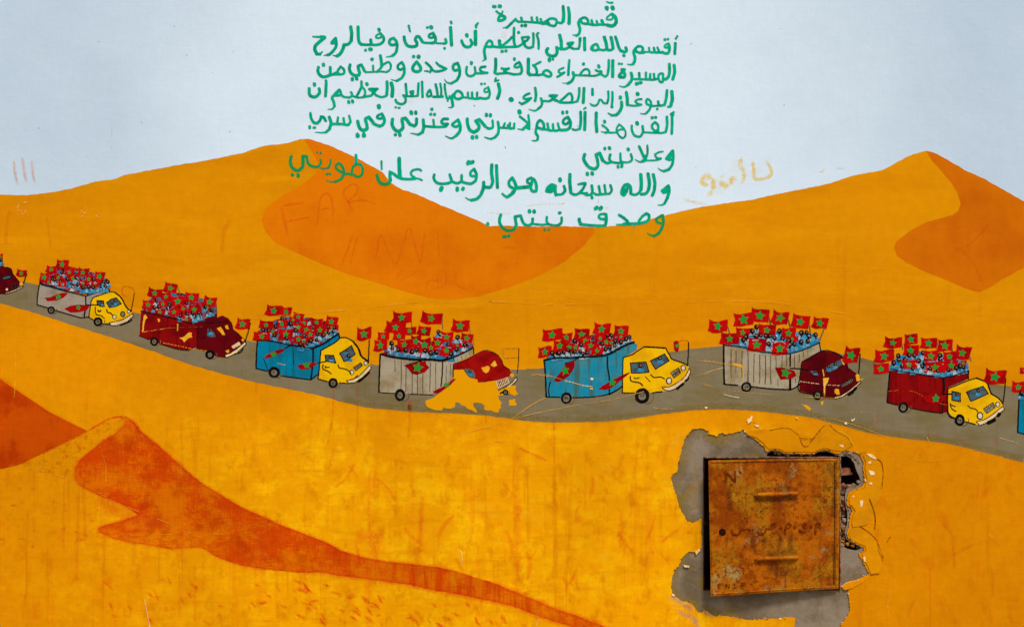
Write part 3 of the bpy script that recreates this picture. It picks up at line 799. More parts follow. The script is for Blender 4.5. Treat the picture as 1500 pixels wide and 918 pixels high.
# ------------------------------------------------------------------ stains, dabs, scribbles and scratches
L3 = (0, 618, 3.0); M3 = (500, 618, 3.0); K3 = (400, 540, 3.0)
def ribs(name, mat, win, lst, lvl=0.4, dens=1.0):
    for i, s in enumerate(lst.split('|')):
        a = [float(t) for t in s.split()]
        if len(a) < 5: continue
        kw, kd = (1.5, .85) if mat.startswith('stain') else ((2.0, 1.0) if mat == 'smear_gold' else (1.5, .8) if mat.startswith('smear') or mat.startswith('graf') else (1.2, 1))
        ribbon(name, pts(win, a[1:]), a[0] / win[2] * kw, mat, lvl + (i % 7) * 0.012, wall, dens * kd)
ribs("stain", 'stain_brown', M3, "26 358 320 352 420 345 530|60 60 495 120 500 190 495|22 500 405 450 455 425 510|20 270 455 310 500 345 530 370 545|18 150 205 145 260 140 330|16 150 245 200 285 240 350|16 720 470 750 540 740 615"
     "|20 810 560 830 620 815 700|14 965 670 990 710 985 750|14 1035 640 1015 690 990 720|16 1210 480 1250 530 1280 575|14 1490 465 1440 500 1405 530|14 1380 400 1365 460 1340 520|20 1100 230 1105 280 1090 340|30 1020 440 1040 425 1060 435"
     "|26 1175 420 1165 440|20 500 590 530 650 560 710 600 750|16 710 260 745 310|12 1370 550 1365 590|12 1400 570 1440 620|16 60 520 75 580 80 640|30 340 540 330 640 330 740|40 150 520 150 580 150 640", 0.36)
ribs("stain", 'stain_brown', (350, 600, 3.0), "14 420 340 470 300 510 230|14 480 240 520 290")
ribs("stain", 'stain_dark', K3, "14 598 118 600 200 596 310|8 935 190 935 250|10 265 40 262 200 240 330|9 1235 230 1235 420|10 370 70 372 200 365 300|16 430 10 420 60", 0.37)
ribs("stain", 'stain_dark', L3, "22 340 310 345 450 340 560 335 700|18 372 300 372 420 378 560|16 135 620 125 700 105 800 105 880|16 850 620 858 700 855 880|16 790 660 790 800 785 880|14 700 100 705 240|12 795 0 800 90 803 200|10 1040 230 1040 330|12 290 200 280 330 280 560", 0.37, 0.6)
ribs("stain", 'stain_dark', (0, 180, 3.0), "18 45 380 30 450 25 540|12 205 410 215 480 225 560|22 1015 420 985 480 975 580|6 492 0 491 75", 0.3, 0.8)
ribs("stain", 'stain_dark', (1200, 738, 5.0), "30 900 130 950 190 1005 270|26 1140 290 1060 330 960 380|22 970 240 985 350 990 470|22 690 500 690 560|26 700 690 665 770 640 830|30 430 160 425 290|20 1265 480 1270 640 1260 700|18 930 730 965 800|24 830 455 800 490|14 790 110 750 180"
     "|40 1380 780 1420 880", 0.37, 0.8)
ribs("stain", 'stain_brown', (1200, 560, 5.0), "34 735 500 745 580|16 1160 720 1160 880|40 1240 760 1180 860", 0.37, 0.7)
ribs("road_mark", 'stain_dark', (1200, 560, 5.0), "16 388 225 390 320|16 428 225 432 345|14 208 100 206 170|22 805 340 795 400|26 878 340 862 410|18 1070 400 1065 460|40 1305 400 1290 470", 0.44, 1.1)
ribs("road_mark", 'stain_dark', (360, 520, 5.0), "20 78 170 78 300|14 318 90 318 290|30 1205 320 1200 420|14 460 50 462 200", 0.44, 0.8)
ribs("stain", 'stain_brown', (600, 618, 3.0), "12 475 112 530 135 605 170|7 360 85 420 90", 0.37, 1.4)
ribs("rub_mark", 'pale_rub', (970, 610, 7.5), "110 200 130 140 300 90 380|60 300 110 200 230|70 20 560 60 700 40 900", 0.30, 0.9)
ribs("rub_mark", 'pale_rub', (1120, 610, 7.5), "60 400 170 470 190 530 200|50 800 150 880 190 940 260 1000 350|50 600 130 570 200", 0.30, 0.8)
ribs("rub_mark", 'pale_rub', M3, "70 1480 60 1460 110|60 640 210 690 240|90 780 400 900 430|80 560 350 720 420|60 1110 200 1210 190|80 1130 560 1180 600|50 920 560 1000 580", 0.30, 0.5)
ribs("smear", 'grey_smear', (970, 796, 7.5), "70 60 590 160 620 260 680 340 730|60 180 700 230 780 330 800 400 880|40 290 790 360 880 430 915|50 120 640 150 720|46 420 700 500 760 570 800", 0.30, 0.9)
ribs("smear", 'smear_yellow', (710, 265, 10.0), "14 0 465 150 470 400 480|18 590 380 800 345 1000 335 1200 338|34 1090 335 1190 338|40 375 370 370 420|30 510 400 520 420|18 205 420 165 540|14 20 575 120 580 170 630|22 150 600 180 650", 0.3, 0.7)
ribs("smear", 'smear_yellow', (850, 200, 10.0), "14 0 600 100 620|30 30 610 60 640|20 150 600 200 680", 0.3, 0.5)
ribs("smear", 'smear_yellow', (850, 265, 10.0), "40 340 395 440 398", 0.3, 0.7)
ribs("smear", 'smear_yellow', (710, 0, 10.0), "110 260 580 300 510 340 490", 0.3, 0.45)
ribs("smear", 'smear_yellow', (570, 80, 10.0), "120 200 560 150 590|90 290 640 320 680 260 740|60 570 490 640 540", 0.3, 0.25)
# washed-out writing on the right and the three dribbles on the left
J = (1020, 210, 10.0)
ribs("faded_writing", 'smear_gold', J, "62 995 135 1008 140|40 1015 250 1070 330 1105 430 1080 475 1000 515 900 525 850 510 840 400 825 250|44 672 180 650 250 635 340 680 380 700 450 690 540 640 600|60 600 540 540 515 470 550|70 500 600 430 620 330 560"
     "|60 375 460 380 520|60 400 690 405 695|60 500 700 505 705|50 240 500 245 600 250 700|60 250 530 150 480 90 530 90 590 200 610|60 250 690 190 750 180 790|90 460 560 560 570", 0.3, 1.1)
ribs("faded_writing", 'smear_gold', J, "140 1010 150 1080 330|160 640 220 560 460|180 230 560 380 600|160 440 640 200 700|120 870 330 900 480", 0.29, 0.14)
ribs("smear", 'smear_yellow', (1000, 180, 3.0), "12 590 215 610 215 628 198|14 0 335 60 350 110 358", 0.3, 0.8)
ribs("smear", 'smear_rust', (1000, 180, 3.0), "9 668 205 685 200 712 203|9 708 203 715 198|8 50 200 66 188", 0.31, 1.0)
ribs("dribble", 'smear_rust', (0, 180, 3.0), "12 60 165 66 220 76 262 83 278|14 98 150 104 200 112 245 119 263|12 138 160 143 210 150 250 156 268", 0.3, 0.7)
ribs("dribble", 'smear_yellow', (0, 180, 3.0), "13 60 160 66 220 74 255|14 97 148 104 200 112 245|12 138 158 143 210 150 245", 0.31, 0.5)
# rubbed graffiti letters on the dune
G = (350, 230, 3.0)
ribs("graffiti_letter", 'graffiti_rust', G, "14 185 215 200 280 215 345|11 188 216 240 206 292 200|11 205 285 250 275 320 262", 0.34)
ribs("graffiti_letter", 'graffiti_rust', G, "11 345 300 352 220 362 175 388 160 410 195 414 270|10 352 232 410 222", 0.34)
ribs("graffiti_letter", 'graffiti_rust', G, "11 502 240 480 200 460 155 495 122 522 130 512 165 480 200 540 190 605 208", 0.34)
ribs("graffiti_letter", 'graffiti_rust', G, "11 503 330 480 400 450 482|11 525 340 505 410 490 480|9 598 460 610 400 622 340 655 410 690 470 720 390 748 312 775 390 798 466 808 390 820 320|10 870 320 876 370 880 440", 0.34, 0.8)
ribs("graffiti_letter", 'graffiti_rust', G, "9 820 595 825 560 845 540 880 555|9 870 510 875 570|9 910 500 905 560 840 580|9 950 500 960 560 1010 585|8 790 500 700 550|8 720 480 690 540|14 870 432 888 438|30 560 525 570 530|20 385 425 395 430|12 1150 395 1230 400|12 1220 455 1225 480", 0.34, 0.7)
ribs("graffiti_letter", 'graffiti_rust', (1000, 180, 3.0), "14 1345 440 1300 500 1240 548|16 1195 555 1225 560|12 1225 560 1265 600 1295 650 1315 705|16 1000 505 1030 520", 0.34, 0.7)
# brush dabs that stand for ripples in the sand
def dabs(name, region, n, mat, w, ln, seed, ang=(-10, 60), dens=0.9):
    r = random.Random(seed)
    x0, y0, x1, y1, f = region
    k = 0
    while k < n:
        x, y = r.uniform(x0, x1), r.uniform(y0, y1)
        if not f(x, y): continue
        a = math.radians(r.uniform(*ang)); L = ln * r.uniform(.6, 1.3)
        c, s = math.cos(a), math.sin(a)
        p = [(x - c * L, y - s * L), (x - c * L * .3, y - s * L * .3 + L * .25 * r.uniform(-1, 1)), (x + c * L * .3, y + s * L * .3 - L * .2 * r.uniform(-1, 1)), (x + c * L, y + s * L)]
        ribbon(name, p, w * 1.5 * r.uniform(.8, 1.2), mat, 0.36 + (k % 9) * 0.008, wall, dens * 1.35 * r.uniform(.5, 1))
        k += 1
def below(x, y):   # under the rust dune
    b = np.interp(x, [0, 160, 293, 433, 500, 667, 750, 850], [700, 795, 806, 845, 848, 876, 893, 925])
    return y > b + 4
dabs("brush_dab", (0, 690, 150, 800, lambda x, y: y > 690 + x * 0.28), 50, 'dab_red', 3.6, 5.0, 11, (-50, 20), 0.95)
dabs("brush_dab", (150, 840, 470, 915, below), 34, 'dab_red', 4.6, 7, 12, (10, 70), 0.9)
dabs("brush_dab", (430, 848, 860, 916, below), 52, 'dab_red', 4.8, 8, 13, (10, 60), 1.1)
dabs("brush_dab", (55, 620, 175, 700, lambda x, y: abs(y - (690 - (x - 55) * 0.62)) < 14 and y > 622), 46, 'stain_dark', 2.4, 3.6, 14, (-50, 30), 1.4)
dabs("brush_dab", (240, 600, 480, 760, lambda x, y: y < 690 + (x - 300) * 0.42 - 6 and y > 600 + (x - 240) * 0.2), 12, 'stain_brown', 5, 8, 15, (30, 100), 0.5)
dabs("brush_dab", (1290, 740, 1500, 915, lambda x, y: True), 16, 'stain_brown', 7, 9, 16, (40, 120), 0.4)
rd = random.Random(41)
for k in range(46):
    x0 = rd.uniform(180, 1490); y0 = rd.uniform(650, 830); L = rd.uniform(40, 150)
    if x0 > 960 and x0 < 1300: continue
    if y0 < 700 + (x0 - 300) * .35 and x0 < 500: y0 += 90
    ribbon('drip_stain', [(x0, y0), (x0 + rd.uniform(-1.5, 1.5), y0 + L * .5), (x0 + rd.uniform(-2, 2), y0 + L)], rd.choice((3, 5, 9, 16, 24)), 'stain_brown', 0.35 + (k % 9) * .008, wall, rd.uniform(.2, .6))
dabs("stain", (700, 660, 990, 900, lambda x, y: y < 870 + (x - 800) * .3), 26, 'stain_brown', 5, 9, 17, (50, 130), 0.38)

rsc = random.Random(77)
def scratch(w0, w1, p, mat='scratch', lvl=1.9, wob=0.5):
    q = catmull(p, False, 1.5)
    st, i = [], 0
    while i < len(q) - 1:
        L = rsc.randint(3, 16)
        seg = q[i:i + L + 1]
        t = i / len(q)
        w = (w0 + (w1 - w0) * t) * rsc.uniform(.16, .42)
        seg = [(x, y + rsc.uniform(-.18, .18)) for x, y in seg]
        if rsc.random() > wob * 0.22:
            st.append((w * rsc.uniform(.5, 1.2), w * rsc.uniform(.5, 1.2), seg))
        if rsc.random() < .12 and len(seg) > 3:
            k = seg[len(seg) // 2]
            st.append((w * 1.6, w * .8, [k, (k[0] + rsc.uniform(-1, 1), k[1] + rsc.uniform(-.6, .6))]))
        i += L
    if st: brush("scratch", st, mat, lvl, wall, grid=0.4, wob=0.06)
scratch(.9, .8, [(350, 469), (420, 461), (500, 454), (550, 449), (600, 443), (650, 441.5), (720, 441)], wob=.7)
scratch(.9, .7, [(711, 441), (740, 442), (800, 445), (860, 445), (930, 443), (1000, 442.5), (1060, 440.5), (1110, 441), (1160, 446), (1210, 454), (1260, 464), (1310, 475)], wob=.8)
scratch(.9, .9, [(1180, 612), (1200, 612), (1222, 613.5), (1245, 620), (1270, 628), (1298, 640)])
scratch(.8, .6, [(1298, 640), (1320, 664), (1350, 674), (1380, 673), (1420, 666), (1440, 663)], wob=.8)
scratch(.9, 1.1, [(677, 634), (720, 623), (775, 607), (840, 594), (900, 584), (960, 568), (1010, 553), (1058, 538)])
scratch(1.0, 1.6, [(748, 614), (765, 602), (780, 592), (799, 582)])
scratch(.8, .6, [(606, 607), (650, 612), (700, 622), (747, 632)], wob=.8)
scratch(1.0, .7, [(428, 667), (445, 662), (470, 659), (500, 659)], wob=.7)
scratch(.8, .5, [(560, 640), (575, 643), (597, 645)], wob=.8)
scratch(.9, .7, [(0, 681), (30, 682), (70, 691), (110, 705), (140, 719), (167, 733), (200, 747), (240, 763), (280, 781)], wob=.4)
scratch(.7, .5, [(222, 782), (300, 781.5), (353, 782.5)], wob=.8)
scratch(1.0, 1.4, [(23, 500), (23.5, 530), (23, 560), (21, 582)], 'amber')
scratch(1.2, 2.0, [(207, 854), (211, 872), (215, 892), (220, 918)], 'chip')
scratch(1.2, .8, [(675, 806), (677, 818), (677, 826)], 'chip')
scratch(1.6, .8, [(785, 917), (788, 909), (791, 906)], 'chip')
scratch(1.5, .6, [(150, 664), (155, 680), (156, 705)], 'amber', wob=.8)
scratch(1.4, .8, [(192, 846), (197, 836)], 'amber')
scratch(.8, .5, [(590, 780), (660, 777), (720, 781)], wob=.9)
scratch(.9, .5, [(1260, 762), (1290, 767), (1320, 773), (1342, 777)], wob=.5)
scratch(.9, .7, [(1447, 782), (1458, 790), (1466, 798)], wob=.5)
scratch(1.0, .8, [(1301, 876), (1300, 888), (1302, 898), (1306, 902)], 'chip', wob=.6)
scratch(.7, .5, [(1288, 180 + 210), (1310, 262 + 85), (1330, 340)], wob=.9, mat='amber')
scratch(1.0, .8, [(860 + 9, 480 + 104), (880, 578), (898, 570)], 'orange_line', wob=.8)
scratch(1.2, .8, [(1022, 528), (1040, 530), (1062, 533), (1075, 534)], 'amber')
scratch(1.0, .6, [(1030, 562), (1060, 570), (1100, 575), (1160, 580), (1230, 583)], 'amber', wob=.9)
scratch(1.2, .6, [(1240, 603), (1262, 604), (1283, 604)], 'amber', wob=.9)
scratch(2.2, .8, [(1358, 640), (1360, 646), (1362, 652)], 'amber')
scratch(1.1, .8, [(956, 595), (965, 598), (988, 598)], 'chip', wob=.8)
scratch(.9, .6, [(780, 548), (800, 548), (812, 552), (840, 560), (862, 566)], 'amber')
scratch(2.0, 1.0, [(1060, 577), (1070, 580), (1082, 582)], 'chip', wob=.9)
scratch(.8, .5, [(1465, 641), (1490, 648)], 'chip', wob=.9)
scratch(.8, .5, [(190, 500 - 15), (240, 481), (300, 478)], 'orange_line', wob=.9)
for p in ([(1101, 610), (1098, 616), (1095, 620)],):
    scratch(3, 2.2, p, 'chip', 1.2)
def specks(n, x0, y0, x1, y1, mat, seed, r0=.4, r1=1.0):
    r = random.Random(seed)
    for i in range(n):
        x, y = r.uniform(x0, x1), r.uniform(y0, y1)
        brush("paint_speck", [(r.uniform(r0, r1), r.uniform(r0, r1) * .6, [(x, y), (x + r.uniform(-1, 1), y + r.uniform(-.8, .8))])], mat, 1.5, wall, grid=0.45, wob=0.2)
specks(12, 24, 296, 40, 318, 'chip', 1, .35, .8); specks(8, 108, 308, 145, 318, 'chip', 2, .3, .6)
specks(10, 255, 340, 265, 358, 'amber', 4, .4, .7); specks(14, 600, 20, 1480, 200, 'seam', 5, .3, .6)
specks(10, 20, 20, 420, 230, 'seam', 6, .3, .6)
scratch(1.3, .7, [(739.5, 214.5), (741, 218)], 'black', .4, 0)
scratch(.5, .5, [(876.5, 286), (876.5, 300)], 'crack', .62, .9)
# ------------------------------------------------------------------ the green brushed lettering, word by word
WN = [0]
def word(parts, mat='green', lvl=0.5):
    WN[0] += 1
    lvl += WN[0] * 0.006
    st = []
    for win, s in parts:
        st += parse(win, s)
    st = [(a * 1.13, b * 1.13, p) for a, b, p in st]
    return brush("painted_word", st, mat, lvl, wall, grid=0.5, wob=0.16)
def w10(x, y): return (x, y, 10.0)
A, B, C3, C4 = w10(850, 0), w10(710, 0), w10(570, 30), w10(440, 30)
E1, E2, E3, E4 = w10(850, 80), w10(710, 80), w10(570, 80), w10(440, 80)
F1, F2, F3, F4 = w10(850, 150), w10(710, 120), w10(570, 120), w10(440, 120)
# line 1
word([(A, "28 455 212 405 248 388 285 430 294 468 285 480 262 | 30 440 215 480 215 | 48 465 215 512 255 527 318 500 368 450 385 400 372 | 30 400 372 350 362 | 58 388 120 | 42 385 110 395 140 | 56 470 112 478 130 | 22>30 388 30 425 45 470 44"
         "| 42 315 305 342 365 | 34 345 366 260 362 | 34 240 315 255 368 | 34 262 370 190 368 120 355 | 38 166 305 180 368 | 36 100 352 118 318 88 272 45 262 12 290 20 335 60 350 100 355"),
      (B, "44>38 1400 290 1375 345 1395 430 1380 500 1345 525 | 30>12 1345 525 1285 515")])
word([(B, "40>50 1225 118 1240 230 1235 345"), (B, "40>50 1148 98 1158 220 1150 315 | 44>28 1150 315 1120 342 1062 330"),
      (B, "36 1058 330 1040 288 980 275 925 300 930 358 985 380 1030 380 1055 335 | 36 930 300 880 325 850 352 | 36 940 345 860 352 800 338 | 34 820 285 838 345 | 36 765 262 775 330 | 36 688 262 700 325 | 32 800 340 700 330 600 325 540 325 490 325"
          "| 36 535 265 548 322 | 36 455 285 400 335 350 388 320 408 | 24>10 320 408 262 413 | 34 500 325 455 300 | 44 545 380 | 50 597 378"),
      (B, "32 172 172 210 200 245 225 | 28 262 175 245 215 215 240 | 40 225 235 205 270 208 305 255 300 298 275 290 248 245 232 | 46 130 100 150 102 | 52 215 97 228 97")])
# line 2
word([(A, "32>22 1422 535 1400 575 1395 568 | 40 1392 640 1385 790"), (A, "42 1240 585 | 38 1285 578 | 30 1290 640 1250 662 1236 692 1275 702 1300 670 | 40 1292 645 1308 700 1292 775 1250 787 1200 768"
      "| 32 1200 768 1165 770 1130 700 | 34 1160 770 1098 770 1078 705 | 32 1095 770 1020 765 1008 705 | 26 1020 765 950 765 | 34 945 768 908 778 | 36 900 770 918 725 900 690 855 682 818 708 815 752 860 775 905 778 | 40 812 712 782 765 798 840 798 880"),
      (E1, "40 800 30 800 90 775 140 | 34>12 775 140 740 150 688 145")])
word([(A, "42 668 705 676 745 650 765 590 745 | 40 590 745 563 695 540 620 515 545 | 42 636 815 642 820"), (A, "44 450 552 470 640 480 715 | 36 480 715 450 738 400 735 | 46 352 550 380 640 388 715 | 34 388 718 345 738 275 728"),
      (A, "36 270 728 215 742 165 725 172 685 235 650 262 690 272 728 | 40 180 700 170 722")])
word([(A, "44 62 565 66 732 "), (B, "44 1462 570 1466 730"), (B, "44>30 1397 570 1388 680 1375 715 | 28 1378 718 1305 720 | 34 1215 640 1295 628 1250 660 | 34 1215 645 1265 700 1305 720 | 38 1285 640 1240 690 1180 720 1110 722 | 46 1098 520 1118 610 1125 705"
      "| 36 1110 720 1055 705 | 44 1055 700 1062 765 1035 815 980 825 925 800 905 750 925 715 | 50 950 870 948 888 | 36 1000 872")])
word([(B, "34 785 490 765 512 788 600 790 715"), (B, "36 712 495 715 600 708 685 | 36 708 690 645 705 595 680 560 620 | 34 545 555 645 548 615 600 570 608 545 560 | 34 570 610 590 660 | 34 560 640 500 680 430 690"),
      (B, "38 430 415 428 540 430 620 448 685 | 36 400 550 350 600 290 650 235 690 | 34 445 690 340 692 240 698 150 690 | 44 497 480 | 48 215 605 225 680 | 36 150 688 118 680 105 622 68 600 30 638 22 680 80 690 125 685 | 46 255 757 | 46 312 750"),
      (C3, "40 1418 370 1395 440 1405 530 1410 565 | 26>14 1410 570 1370 600")])
word([(C3, "26 1302 42 1270 72 1278 108 | 26 1300 50 1270 100"), (C3, "50 1265 165 1265 352"), (C3, "40 1195 290 1212 345 1180 388 1120 388 1078 345 1062 300 | 50 1138 215 1140 228")])
word([(C3, "34 905 22 912 45"), (C3, "46 900 110 915 362"), (C3, "38 826 280 836 330 800 342 | 26 800 340 700 338 | 40 812 412 | 40 560 108 | 54 612 100 620 108 | 34 640 188 592 212 585 245 625 258 655 235 | 42 645 190 678 260 675 320 630 335 | 34 640 335 520 330 480 312"
      "| 42 485 312 440 245 400 245 385 290 408 330 400 375 340 388 270 372 232 310 220 245 | 34>26 288 82 295 120 308 165")])
word([(C4, "40 1365 262 1315 285 1305 335 1340 362 1385 355 | 40 1365 262 1405 310 1418 380 1400 470 1350 520 | 30>12 1350 520 1310 532 1255 538")])
word([(C4, "46 1150 135 1155 148 | 28 1165 192 1115 225 1112 255 1150 262 1190 245 | 38 1168 192 1215 245 1220 300 1175 345 1110 362 | 36 1110 362 1040 360 960 360 900 355 | 42 1032 290 1040 350 | 44 845 100 848 200 858 310 895 355 | 42 955 438 | 52 1020 425 1035 428"),
      (C4, "46 738 100 752 200 745 300 | 42 745 300 705 348 640 362 | 46 640 362 620 430 580 495 540 522 | 30>14 540 528 480 515"),
      (C4, "34 515 262 465 315 458 340 500 335 530 345 | 40 518 265 528 360 500 425 440 490 400 508 | 28>12 400 508 345 515 | 26 470 320 510 300"),
      (C4, "22>34 185 240 250 245 300 245 | 46 300 245 355 250 | 46 355 255 290 310 225 370 212 430 240 490 | 40 240 495 290 495 | 32>18 290 495 325 458")])
# line 3
word([(E1, "44 1375 160 1382 260 1355 362"), (E1, "42 1305 145 1308 240 1295 320 1255 362 1215 362 | 34 1210 362 1212 290 1185 280 1150 300 1145 350 1170 400 1205 402 1218 365 | 32 1150 350 1070 372 990 368 900 365 790 362"
      "| 34 1078 288 1085 360 | 34 1025 288 1020 360 | 36 962 270 962 360 | 36 862 275 868 358 | 42 745 275 758 330 745 390 700 445 | 34>14 700 448 640 478 575 462 | 52 825 430 835 428 | 46 880 415 888 415"),
      (E1, "44 610 225 645 225 | 40 632 225 625 260 | 42 622 255 575 300 580 330 640 332 655 305 640 260 | 38 568 138 | 36 608 140")])
word([(E1, "46 475 95 475 322"), (E1, "36 418 88 415 200 402 290 | 32 402 290 370 325 320 300 | 30 228 230 262 248 300 245 | 32 308 250 310 275 260 300 | 30 260 302 200 315 130 312 | 44 268 168 275 185 | 28 310 295 265 290"),
      (E1, "32 0 290 55 225 110 220 135 260 130 300 | 30 140 312 60 308 0 308 | 46 48 140"), (E2, "32 1400 302 1380 305 1305 300 1290 275 | 40 1295 265 1308 320 1275 390 1220 425 | 22>10 1220 425 1135 418 | 30 1395 295 1440 235 1500 215"),
      (E2, "36 1240 88 1230 200 1225 300"), (E2, "30 1155 198 1095 225 1085 255 1115 278 1168 265 | 32 1165 268 1110 305 1065 328")])
word([(E2, "36 850 290 870 248 920 235 970 275 970 312 930 325 890 310 855 288 | 34 860 292 790 302 720 300 650 292 | 30 820 110 760 140 718 165 | 36 712 160 750 200 765 260 750 298 | 48 640 72 640 180 640 270 670 298"),
      (E2, "42 435 62 435 75 | 32 502 115 450 148 438 182 480 192 515 170 | 38 505 115 532 170 545 240 525 282 | 34 525 285 430 292 330 272 240 280 190 285 | 34 248 205 300 215 355 205 | 34 350 210 300 235 280 265 | 34 275 215 300 250"),
      (E2, "44 160 70 162 180 150 260 | 34 150 275 190 290")])
word([(E3, "34 1408 180 1345 192 1335 235 1380 262 1440 270 | 32 1435 272 1340 278 1265 275 | 34 1255 190 1262 265 1225 312 1160 312 1130 260 1138 185 | 44 1205 120 1205 135")])
word([(E3, "38 1002 128 945 155 938 205 965 235 1005 225 | 40 1005 130 1032 210 1032 300 995 375 | 36 995 378 910 425 | 30>14 910 425 850 412 812 368"),
      (E3, "32 692 122 740 168 790 195 | 30 745 165 840 210 | 34 835 212 770 240 690 250 640 235"), (E3, "34 540 122 590 165 625 210 | 36 625 212 600 258 | 26>18 600 255 520 242"),
      (E3, "42 405 110 358 165 345 220 385 250 435 250 465 215 450 170 405 110 | 48 360 32 | 54 430 30 432 40")])
word([(E3, "34 188 115 135 155 128 200 165 225 205 205 | 38 188 118 220 180 220 280 185 345 | 34 185 348 110 388 | 22>12 110 388 30 370")])
word([(E4, "42 1172 20 1188 110 1190 170 | 34 1205 160 1170 210 1120 255 | 30 1205 155 1290 112 1325 160 1312 225 1260 260 | 26 1262 260 1190 252 1080 256 960 262 | 30 1065 165 1068 250 | 50 1050 72"),
      (E4, "32 965 262 935 240 | 40 940 240 895 155 | 42 895 155 848 175 855 230 868 275 855 305 | 42 855 305 800 308 745 275 720 215 728 155 | 46 762 355 762 370 | 44 822 352 830 362")])
word([(E4, "34 590 180 640 225 635 280 570 290 545 250 590 180 | 36 550 255 500 280 450 300 | 34 600 292 500 292 440 305"), (E4, "40 438 190 440 260 | 42 445 290 390 320 330 328 280 295 258 245 265 190 | 46 338 145 340 160")])
# line 4
word([(E1, "48 1340 545 1348 650 1325 750 | 30 1320 768 1285 768"), (E1, "40 1270 530 1260 640 1235 735 | 34 1235 740 1160 752 | 34 1140 688 1148 745 | 28 1160 752 1050 755 | 36 1128 800 | 32 1040 745 1030 690 990 655 965 680 975 725 1020 745 1050 750"
      "| 34 1035 755 1012 810 975 852 | 28>12 975 855 940 872 878 865"),
      (E1, "30 895 655 840 662 808 690 845 725 895 735 | 30 890 738 800 752 720 745 | 52 838 575 842 582 | 44 675 558 688 640 690 735"), (E1, "44 605 700 605 770 570 845 525 885 | 36 525 888 460 892 | 32>18 460 890 408 860 | 46 588 625 588 640")])
word([(E1, "34 470 555 472 640 465 735 | 40 462 762 466 770"), (E1, "32 410 545 412 640 395 710 | 30 395 715 345 712 310 668 | 30 310 668 280 665 265 710 235 745 200 752 160 735 | 24>12 160 735 140 715 | 38 178 510 180 590")])
word([(E1, "42 55 498 45 705"), (E2, "40 1455 498 1442 705"), (E2, "36 1385 495 1382 600 1360 680 | 30 1358 688 1300 702 | 34 1270 695 1285 640 1265 580 1230 575 1175 625 1110 680 | 34 1300 702 1190 706 1100 700 1050 670 | 32 1040 680 1000 650"),
      (E2, "34 952 605 1000 598 1058 602 | 36 1050 605 1000 655 950 682 | 32 950 685 860 682 | 30 965 610 1015 650 | 36 825 645 840 705 828 755 780 800 | 32>12 780 802 730 825 648 803"),
      (E2, "38 740 492 752 590 740 680"), (E2, "32 655 572 600 595 568 630 600 655 680 640 | 36 675 642 620 690 545 728 | 30 545 725 510 705")])
brush("painted_full_stop", parse(E2, "74 385 660 392 664"), 'green', 0.5, wall)
word([(E2, "26 165 345 152 385 200 380 | 24 152 395 205 378"), (E2, "46 200 432 220 530 208 590 190 640")])
word([(E3, "38 1352 432 | 34 1400 430 | 28 1450 482 1400 510 1398 545 1440 550 1462 520 | 34 1452 482 1475 570 1458 630 | 34 1458 635 1400 648 1330 635 | 32 1340 640 1292 640 1290 560 | 34 1300 650 1225 640 1215 560 | 32 1225 640 1162 635 1155 560 | 28 1162 635 1090 628"),
      (E3, "36 1080 622 1062 565 1005 535 960 575 965 635 1020 652 1080 625 | 40 958 580 918 620 925 690 935 750 | 30>12 935 750 910 778 872 775")])
word([(E3, "28 885 612 882 645 855 648 | 32 850 645 832 590 818 500 815 438 | 30 858 680 | 32 750 430 764 520 762 612 | 36 682 440 702 530 712 612 | 34 785 618 650 622"), (E3, "32 620 600 598 520 558 580 570 615 620 605")])
word([(E3, "34 482 402 486 500 490 622"), (E3, "34 430 425 425 540 420 600 | 28 420 608 350 612 260 612 | 30 310 545 355 540 345 595 | 34 315 550 335 595 | 36 243 435 252 530 258 590 | 30 258 605 205 600 | 34 210 600 242 650 232 705 180 728 115 705 95 665 | 34 97 775 | 28 135 782 155 782")])
word([(E4, "48 1335 425 1352 500 1345 610"), (E3, "48 30 425 50 500 42 610"), (E4, "42 1270 402 1272 500 1265 590 | 32 1262 605 1190 625 1110 600 | 36 1010 508 1130 505 | 44 1030 520 1100 520 1065 560 | 34 1065 560 1040 600 950 618 | 30 1070 570 1120 600"),
      (E4, "38 895 400 898 480 | 30 898 470 940 515 950 570 925 618 | 36 890 490 855 560 830 605 | 28 950 622 850 632 760 608 | 46 972 430 978 442 | 34 742 555 762 600 720 630 | 32 722 632 640 622 600 592"),
      (E4, "36 600 592 575 520 540 545 500 595 560 600 600 590 | 42 545 550 505 590 | 38 490 600 465 640 490 700 500 760 | 32>12 500 760 465 800 405 803 | 42 708 690 712 705 | 42 762 680 768 695")])
word([(E4, "36 375 385 380 395"), (E4, "42 378 425 375 520 368 608"), (E4, "42 275 502 282 560 240 612 190 622 135 590 130 502 | 46 205 432 208 450")])
